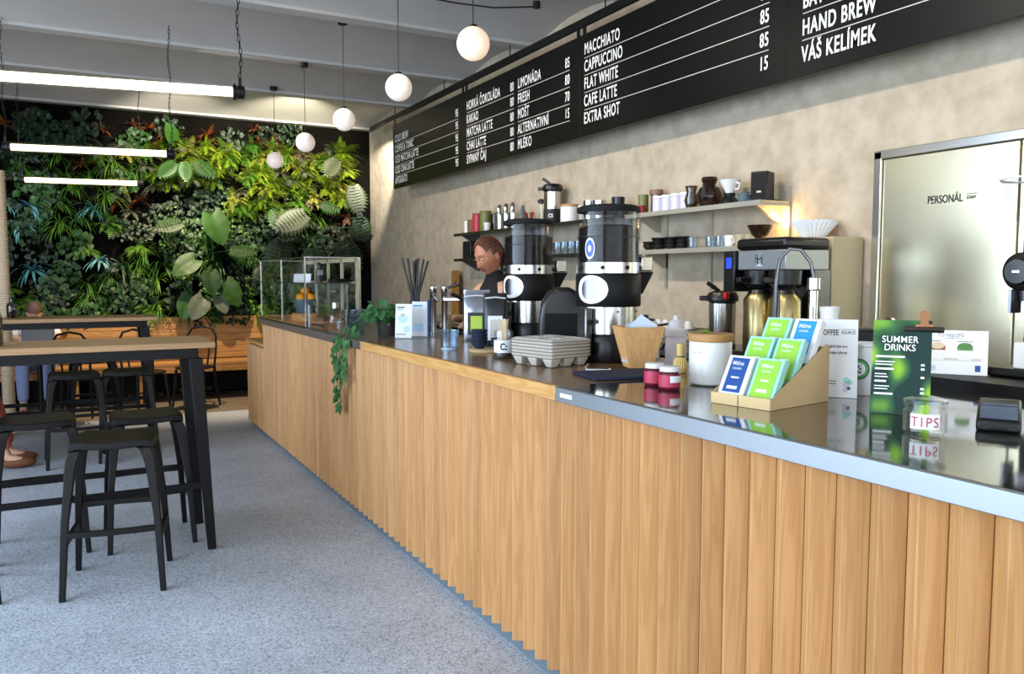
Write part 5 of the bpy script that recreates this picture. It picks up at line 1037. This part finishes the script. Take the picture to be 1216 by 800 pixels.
dcf = thing('dark_carafe', 'round dark glass siphon carafe on the right shelf', 'carafe', (3.47, 3.88, ZU+.001)); G().lathe([(0, 0), (.045, 0), (.075, .04), (.08, .075), (.06, .12), (.035, .135), (.05, .17), (.045, .185), (0, .19)], seg=28).build('flask', 'amber', dcf); G().tube([(-.06, -.03, .14), (-.10, -.06, .13), (-.10, -.06, .06), (-.06, -.04, .04)], .008, 6).build('handle', 'black_plastic', dcf)
wdp = thing('ceramic_dripper', 'white ceramic dripper on a black stand on the right shelf', 'dripper', (3.47, 3.70, ZU+.001)); G().lathe([(0, 0), (.06, 0), (.055, .02), (.03, .05), (.035, .07), (0, .07)]).build('stand', 'black_plastic', wdp); G().lathe([(.024, .071), (.065, .15), (.062, .15), (.02, .075)], cap=False).build('cone', 'white_ceramic', wdp); G().tube([(.0, -.055, .13), (.0, -.085, .12), (.0, -.07, .09), (0, -.045, .09)], .006, 6).build('handle', 'white_ceramic', wdp)
gj = thing('grey_jug', 'little grey jug left of the black speaker', 'jug', (3.45, 3.555, ZU+.001)); G().lathe([(0, 0), (.035, 0), (.042, .025), (.028, .055), (.03, .06), (0, .058)]).build('body', 'slate_blue', gj); G().tube([(0, -.03, .05), (0, -.055, .045), (0, -.055, .02), (0, -.035, .015)], .005, 6).build('handle', 'slate_blue', gj); G().tube([(0, .03, .03), (0, .055, .05), (0, .06, .065)], [.009, .007, .005], 6).build('spout', 'slate_blue', gj)
spk = thing('black_speaker', 'small black speaker at the right end of the upper shelf', 'speaker', (3.45, 3.42, ZU+.001), -1.15); G().box(-.05, .05, -.05, .06, 0, .165).build('cabinet', 'black_plastic', spk, bev=.006); G().box(-.043, .043, -.0525, -.0505, .008, .157).build('grille', 'matte_black', spk); bar(spk, (-.012, -.0526, .045), X1, Z1, .026, .010, 'tan_stick', 'logo'); G().tube([(.03, .062, .02), (.05, .08, .01), (.09, .04, .004), (.10, .02, -.0005+.004)], .003, 5).build('cable', 'black_plastic', spk)
# lower right shelf
for k, (y, r, n) in enumerate(((4.47, .045, 2), (4.36, .055, 3), (4.235, .05, 3), (4.125, .045, 3))):
    for q in range(n): simple('black_bowl', 'black bowl, level %d of the %s bowl stack, lower right shelf' % (q+1, ('leftmost', 'second', 'third', 'rightmost')[k]), 'bowl', y, ZL+.022*q, [('bowl', 'black_plastic', [(0, 0), (r*.5, 0), (r, .03), (r*1.02, .038), (r*.95, .038), (r*.45, .006), (0, .006)])], group='black bowls on the lower shelf')
for k, (y, m, lb) in enumerate(((4.025, 'glass_blue', 'clear glass mug right of the black bowls'), (3.86, 'glass_blue', 'clear glass mug, left of the lower shelf cups'), (3.775, 'glass_blue', 'clear glass mug next to the white cup'), (3.69, 'white_ceramic', 'white handled cup in the middle of the lower shelf'), (3.60, 'cream', 'patterned cream cup right of the white cup'), (3.52, 'cream', 'patterned cream cup nearest the dark dripper'))):
    t = simple('mug', lb, 'cup', y, ZL, [('cup', m, [(.001, .001), (.030, .001), (.036, .07), (.033, .07), (.028, .006), (.001, .006)])], group='cups on the lower right shelf'); G().tube([(-.015, -.030, .055), (-.02, -.055, .05), (-.02, -.055, .025), (-.015, -.030, .018)], .0045, 6).build('handle', m, t)
ad_ = thing('amber_dripper', 'dark amber glass dripper on a chrome stand at the shelf end', 'dripper', (3.44, 3.42, ZL+.001)); G().lathe([(.045, 0), (.045, .006), (.008, .01), (.008, .03), (.02, .036)], seg=20).build('stand', 'chrome', ad_); G().lathe([(.018, .036), (.045, .06), (.068, .105), (.070, .115), (.064, .115), (.04, .066), (.012, .045)], seg=28, flute=.02).build('cone', 'amber', ad_)
# left lower shelf
sp2 = thing('shelf_speaker', 'black box on the lower left shelf behind the barista', 'speaker', (3.46, 7.30, ZL+.001)); G().box(-.06, .06, -.10, .08, 0, .17).build('cabinet', 'black_plastic', sp2, bev=.006); G().box(-.062, -.0605, -.085, .065, .01, .16).build('grille', 'matte_black', sp2)
for k in range(7): simple('stemless_glass', 'clear glass on the lower left shelf, number %d from the right' % (k+1), 'glass', 5.15+.105*k, ZL, [('glass', 'glass_blue', [(.028, 0), (.040, .03), (.036, .10), (.034, .10), (.037, .03), (.026, .006)])], group='clear glasses on the lower left shelf')
# warm strip light under the right shelf end
wl = bpy.data.lights.new('shelf_strip_light', 'POINT'); wl.energy = 2.2; wl.color = (1, .60, .22); wl.shadow_soft_size = .03; wo = bpy.data.objects.new('shelf_strip_light', wl); COL.objects.link(wo); wo.location = (3.54, 3.37, 1.80)
# ================================================================ PEOPLE
def skin_body(name, joints, edges, m, parent, root, sub=2):
    names = list(joints); me = bpy.data.meshes.new(name); me.from_pydata([joints[n][0] for n in names], [(names.index(a), names.index(b)) for a, b in edges], [])
    o = bpy.data.objects.new(name, me); COL.objects.link(o); o.parent = parent; me.materials.append(MATS[m])
    o.modifiers.new('skin', 'SKIN').use_smooth_shade = True
    if not me.skin_vertices: 
        bm = bmesh.new(); bm.from_mesh(me); bm.verts.layers.skin.verify(); bm.to_mesh(me); bm.free()
    sv = me.skin_vertices[0].data
    for i, n in enumerate(names):
        r = joints[n][1]; sv[i].radius = r if isinstance(r, tuple) else (r, r); sv[i].use_root = (n == root)
    s = o.modifiers.new('subsurf', 'SUBSURF'); s.levels = sub; s.render_levels = sub
    return o
def hand(J, E, s, wrist, fwd, down=.012, size=1.0):
    w = Vector(wrist); f = Vector(fwd).normalized(); sd = f.cross(Vector((0, 0, 1))).normalized()*s; dn = Vector((0, 0, -1))
    k = 'L' if s > 0 else 'R'
    pm_ = w+f*.045*size; J['palm'+k] = (tuple(pm_), (.030*size, .016*size)); E.append(('wrist'+k, 'palm'+k))
    for i, (off, ln) in enumerate(((-.030, .068), (-.010, .078), (.010, .073), (.028, .058))):
        a = pm_+f*.045*size+sd*off*size; b = a+f*ln*.55*size+dn*down; c = b+f*ln*.35*size+dn*down*2.2
        for q, (p, r) in enumerate(((a, .0105), (b, .0095), (c, .0075))): J['f%s%d%d' % (k, i, q)] = (tuple(p), r*size)
        E += [('palm'+k, 'f%s%d0' % (k, i)), ('f%s%d0' % (k, i), 'f%s%d1' % (k, i)), ('f%s%d1' % (k, i), 'f%s%d2' % (k, i))]
    a = pm_-sd*.036*size+f*.0; b = a-sd*.014+f*.035+dn*.008
    J['t%s0' % k] = (tuple(a), .0115*size); J['t%s1' % k] = (tuple(b), .0085*size); E += [('palm'+k, 't%s0' % k), ('t%s0' % k, 't%s1' % k)]
def head_point(th, phi):
    x = math.sin(th)*math.sin(phi); y = math.sin(th)*math.cos(phi); z = math.cos(th)
    X, Y, Z = x*.074, y*.096, z*.120
    if Z < 0:
        t = -Z/.120; X *= 1-.34*t**1.4
        if Y < 0: Y *= 1-.62*t
        else: Y *= 1-.10*t
    if Y > 0:
        e = math.exp; ax = abs(X)
        tn = (.028-Z)/.062
        if 0 < tn < 1: Y += .027*tn**1.3*e(-(X/(.008+.006*tn))**2)
        elif tn >= 1: Y += .027*max(0, 1-(tn-1)*4)*e(-(X/.014)**2)
        Y += -.011*e(-((ax-.031)/.017)**2-((Z-.012)/.014)**2)+.005*e(-((ax-.028)/.026)**2-((Z-.036)/.010)**2)+.007*e(-(X/.022)**2-((Z+.056)/.012)**2)+.012*e(-(X/.024)**2-((Z+.100)/.020)**2)+.004*e(-((ax-.045)/.02)**2-((Z+.02)/.02)**2)
    return Vector((X, Y, Z))
def make_head(parent, loc, pitch, yaw, skin, hair, scale=1.0, braids=False, lips='lips'):
    M_ = Matrix.Translation(loc) @ Matrix.Rotation(yaw, 4, 'Z') @ Matrix.Rotation(-pitch, 4, 'X') @ Matrix.Diagonal((scale, scale, scale, 1))
    g = G(); nt_, nl = 44, 56; vs = []; fs = []
    for i in range(nt_+1):
        for j in range(nl): vs.append(head_point(max(.001, PI*i/nt_), 2*PI*j/nl))
    for i in range(nt_):
        for j in range(nl): fs.append((i*nl+j, i*nl+(j+1) % nl, (i+1)*nl+(j+1) % nl, (i+1)*nl+j))
    h = g.add(vs, fs, M_).build('head', skin, parent, smooth=70)
    # hair shell over the scalp
    g = G(); keep = []; off = .007 if braids else .014
    for f in fs:
        c = sum((vs[k] for k in f), Vector())/4
        front = .106 if braids else .055
        if c.z > front-.02*max(0, c.y/.09) + (0.012 if c.y > .05 else 0) or (c.y < .018 and c.z > .02-.5*max(0, -c.y-.0)) or (c.y < -.03 and c.z > -.06): keep.append(f)
    hv = []
    for v in vs:
        d = Vector((v.x/.074**2, v.y/.096**2, v.z/.12**2)).normalized(); hv.append(v+d*off)
    hp = g.add(hv, keep, M_).build('hair', hair, parent, smooth=70); sm = hp.modifiers.new('solid', 'SOLIDIFY'); sm.thickness = .01
    if braids:
        for k in range(-5, 6):
            a = k*.19; pts = []
            for q in range(13):
                th = -.62+q*.19; d = Vector((math.sin(a)*math.cos(th*.55), -math.sin(th), math.cos(th)*math.cos(a)))
                th2 = math.acos(max(-1, min(1, d.normalized().z))); p2 = math.atan2(d.x, d.y); p = head_point(th2, p2); nn = Vector((p.x/.074**2, p.y/.096**2, p.z/.12**2)).normalized(); pts.append(M_ @ (p+nn*.009))
            G().tube(pts, .0065, 6).build('cornrow', hair, hp)
        for k in range(14):
            x = -.06+.0092*k; b0 = M_ @ Vector((x*.6, -.085, .02)); b1 = M_ @ Vector((x, -.125, -.06)); b2 = Vector(b1)+Vector((0, -.01, -.10)); b3 = b2+Vector((x*.2, .01, -.14))
            G().tube([b0, (b0+b1)/2+Vector((0, -.012, 0)), b1, b2, b3], [.011, .012, .011, .010, .006], 6).build('braid', 'hair_dark', hp)
    for s in (-1, 1):
        G().sphere(1, (s*.031, .0715, .010), 12, 8, (.0145, .0135, .0105), M_).build('eyelid', skin, h, smooth=60)
        G().tube([M_ @ Vector((s*(.019+.024*q/4), .0845-.003*abs(q-2)-.004*(q == 4), .0045-.002*math.sin(PI*q/4))) for q in range(5)], .0016, 5).build('lash_line', 'eye_dark', h)
        G().tube([M_ @ Vector((s*(.014+.034*q/4), .094-.0032*q-.001*q*q, .034+.005*math.sin(PI*q/4))) for q in range(5)], .0026, 5).build('eyebrow', 'hair_dark', h)
        ear = G().sphere(1, (s*.074, -.008, -.004), 12, 10, (.009, .019, .032), M_ ).build('ear', skin, h, smooth=60)
    G().sphere(1, (0, .0905, -.0535), 12, 6, (.021, .0065, .0042), M_).build('upper_lip', lips, h, smooth=60); G().sphere(1, (0, .0900, -.0615), 12, 6, (.018, .0065, .0050), M_).build('lower_lip', lips, h, smooth=60)
    return h, M_
def standing():
    J = {'pelvis': ((0, 0, .95), (.145, .105)), 'belly': ((0, .005, 1.08), (.12, .09)), 'chest': ((0, .01, 1.25), (.135, .10)), 'upper': ((0, -.005, 1.37), (.12, .075)), 'neck': ((0, -.005, 1.455), .052), 'nape': ((0, .02, 1.54), .052)}
    E = [('pelvis', 'belly'), ('belly', 'chest'), ('chest', 'upper'), ('upper', 'neck'), ('neck', 'nape')]
    for s, k in ((1, 'L'), (-1, 'R')):
        s = -s
        J.update({'sh'+k: ((s*.165, -.005, 1.385), .058), 'el'+k: ((s*.235, .05, 1.16), .042), 'wrist'+k: ((s*.13, .27, 1.185), .027), 'hip'+k: ((s*.09, 0, .86), .088), 'kn'+k: ((s*.095, .02, .50), .058), 'an'+k: ((s*.095, -.015, .09), .040), 'toe'+k: ((s*.10, .12, .045), (.042, .03))})
        E += [('upper', 'sh'+k), ('sh'+k, 'el'+k), ('el'+k, 'wrist'+k), ('pelvis', 'hip'+k), ('hip'+k, 'kn'+k), ('kn'+k, 'an'+k), ('an'+k, 'toe'+k)]
    return J, E
ba = thing('person', 'barista in a black sleeveless top with braided hair, looking down behind the bar', 'person', (2.65, 5.20, .0), math.radians(106))
J, E = standing()
hand(J, E, 1, J['wristL'][0], (.35, 1, -.15)); hand(J, E, -1, J['wristR'][0], (-.35, 1, -.15))
skin_body('body', J, E, 'skin_light', ba, 'pelvis')
C_ = {'pelvis': ((0, 0, .95), (.160, .118)), 'belly': ((0, .005, 1.08), (.133, .102)), 'chest': ((0, .012, 1.25), (.150, .114)), 'upper': ((0, -.003, 1.37), (.128, .085)), 'neck': ((0, -.003, 1.46), .066), 'nape': ((0, .018, 1.54), .062), 'sL': ((-.10, -.005, 1.385), .066), 'sR': ((.10, -.005, 1.385), .066)}
skin_body('black_top', C_, [('pelvis', 'belly'), ('belly', 'chest'), ('chest', 'upper'), ('upper', 'neck'), ('neck', 'nape'), ('upper', 'sL'), ('upper', 'sR')], 'black_cloth', ba, 'pelvis')
T_ = {'waist': ((0, 0, .97), (.158, .116)), 'pelvis': ((0, 0, .90), (.16, .12))}
TE = [('waist', 'pelvis')]
for s, k in ((1, 'L'), (-1, 'R')):
    T_.update({'hip'+k: ((s*.095, 0, .82), .100), 'kn'+k: ((s*.097, .02, .50), .072), 'an'+k: ((s*.097, -.012, .10), .060)}); TE += [('pelvis', 'hip'+k), ('hip'+k, 'kn'+k), ('kn'+k, 'an'+k)]
skin_body('trousers', T_, TE, 'black_cloth', ba, 'pelvis')
for s in (-1, 1): G().sphere(1, (s*.10, .05, .045), 14, 8, (.052, .13, .045)).build('shoe', 'matte_black', ba)
hd, HM = make_head(ba, (0, .055, 1.625), .42, -.10, 'skin', 'hair_auburn', 1.12, True)
g = G()
for s in (-1, 1): g.tube([HM @ Vector((s*.032+.021*math.cos(a*PI/8), .0985-.006*(math.cos(a*PI/8)*s > .3), .004+.017*math.sin(a*PI/8))) for a in range(16)], .0013, 5, True); g.tube([HM @ Vector((s*.053, .092, .006)), HM @ Vector((s*.076, .03, .010)), HM @ Vector((s*.078, -.01, .008))], .0013, 5)
g.tube([HM @ Vector((-.011, .1, .008)), HM @ Vector((.011, .1, .008))], .0013, 5); g.build('glasses', 'brass_steel', ba)
for s in (-1, 1): G().sphere(.006, tuple(HM @ Vector((s*.079, -.006, -.042))), 8, 6).build('earring', 'red_label', ba)
def seated(label, loc, rz, top, trousers, skin, hair, kneez=.54, lean=0, group=None, ank=.46, laptop=True, sl=0):
    t = thing('person', label, 'person', loc, rz)
    J = {'pelvis': ((0, 0, .57), (.15, .12)), 'belly': ((0, .01, .70), (.125, .10)), 'chest': ((0, .03+lean, .88-sl*.4), (.14, .10)), 'upper': ((0, .03+lean, .99-sl*.65), (.12, .075)), 'neck': ((0, .035+lean, 1.075-sl*.85), .05), 'nape': ((0, .05+lean, 1.13-sl), .05)}
    E = [('pelvis', 'belly'), ('belly', 'chest'), ('chest', 'upper'), ('upper', 'neck'), ('neck', 'nape')]
    for s, k in ((-1, 'L'), (1, 'R')):
        J.update({'sh'+k: ((s*.165, .03+lean, 1.0-sl*.65), .056), 'el'+k: ((s*.22, .12+lean, .82), .042), 'wrist'+k: ((s*.11, .34, .805 if laptop else .66), .027), 'hip'+k: ((s*.10, .05, .555), .088), 'kn'+k: ((s*.12, .44, kneez), .058), 'an'+k: ((s*.12, ank, .09), .038), 'toe'+k: ((s*.12, ank+.14, .04), (.042, .028))})
        E += [('upper', 'sh'+k), ('sh'+k, 'el'+k), ('el'+k, 'wrist'+k), ('pelvis', 'hip'+k), ('hip'+k, 'kn'+k), ('kn'+k, 'an'+k), ('an'+k, 'toe'+k)]
    hand(J, E, 1, J['wristL'][0], (.2, 1, -.1)); hand(J, E, -1, J['wristR'][0], (-.2, 1, -.1))
    skin_body('body', J, E, skin, t, 'pelvis')
    C_ = {n: (J[n][0], (J[n][1][0]+.014, J[n][1][1]+.014) if isinstance(J[n][1], tuple) else J[n][1]+.012) for n in ('pelvis', 'belly', 'chest', 'upper', 'shL', 'shR', 'elL', 'elR')}
    skin_body('top', C_, [('pelvis', 'belly'), ('belly', 'chest'), ('chest', 'upper'), ('upper', 'shL'), ('upper', 'shR'), ('shL', 'elL'), ('shR', 'elR')], top, t, 'pelvis')
    C_ = {n: (J[n][0], (J[n][1][0]+.016, J[n][1][1]+.016) if isinstance(J[n][1], tuple) else J[n][1]+.016) for n in ('pelvis', 'hipL', 'knL', 'hipR', 'knR')}
    for k in 'LR': a = J['an'+k][0]; C_['an'+k] = ((a[0], a[1], .14), .056)
    skin_body('trousers', C_, [('pelvis', 'hipL'), ('hipL', 'knL'), ('knL', 'anL'), ('pelvis', 'hipR'), ('hipR', 'knR'), ('knR', 'anR')], trousers, t, 'pelvis')
    for s in (-1, 1): G().sphere(1, (s*.12, ank+.07, .042), 12, 8, (.05, .13, .042)).build('shoe', 'crust', t)
    make_head(t, (0, .075+lean, 1.215-sl), .30+sl*2, 0, skin, hair, 1.0)
    return t
seated('person with brown hair and pale blouse seated on the bench behind the laptop', (-.43, 10.36, 0), PI, 'blouse', 'denim', 'skin_light', 'hair_brown', lean=.09, sl=.13)
seated('person in rust red clothes seated at the left edge of the photo', (-1.09, 7.36, 0), -PI/2, 'rust_cloth', 'rust_cloth', 'skin_light', 'hair_brown', kneez=.60, ank=.56, laptop=False)
o = dup(ch, (-1.09, 7.36, 0), PI/2, 'black bentwood chair under the person in rust red')
# bottles on the high tables
def dark_bottle(label, loc, s):
    t = thing('dark_bottle', label, 'bottle', loc, 0, 'dark bottles on the high tables'); G().lathe([(0, 0), (.055*s, 0), (.06*s, .01*s), (.06*s, .15*s), (.05*s, .19*s), (.022*s, .215*s), (.020*s, .25*s), (0, .25*s)], seg=28).build('body', 'bottle_glass', t); G().lathe([(0, .008*s), (.05*s, .008*s), (.05*s, .14*s), (0, .14*s)], seg=20).build('contents', 'amber', t)
    G().lathe([(.024*s, .251*s), (.024*s, .275*s), (0, .277*s)], seg=16).build('stopper', 'black_plastic', t)
dark_bottle('large dark glass bottle on the near high table at the left edge', (-.395, 4.78, 1.131), .92); dark_bottle('small dark bottle on the far high table', (-.50, 8.0, 1.131), .62)
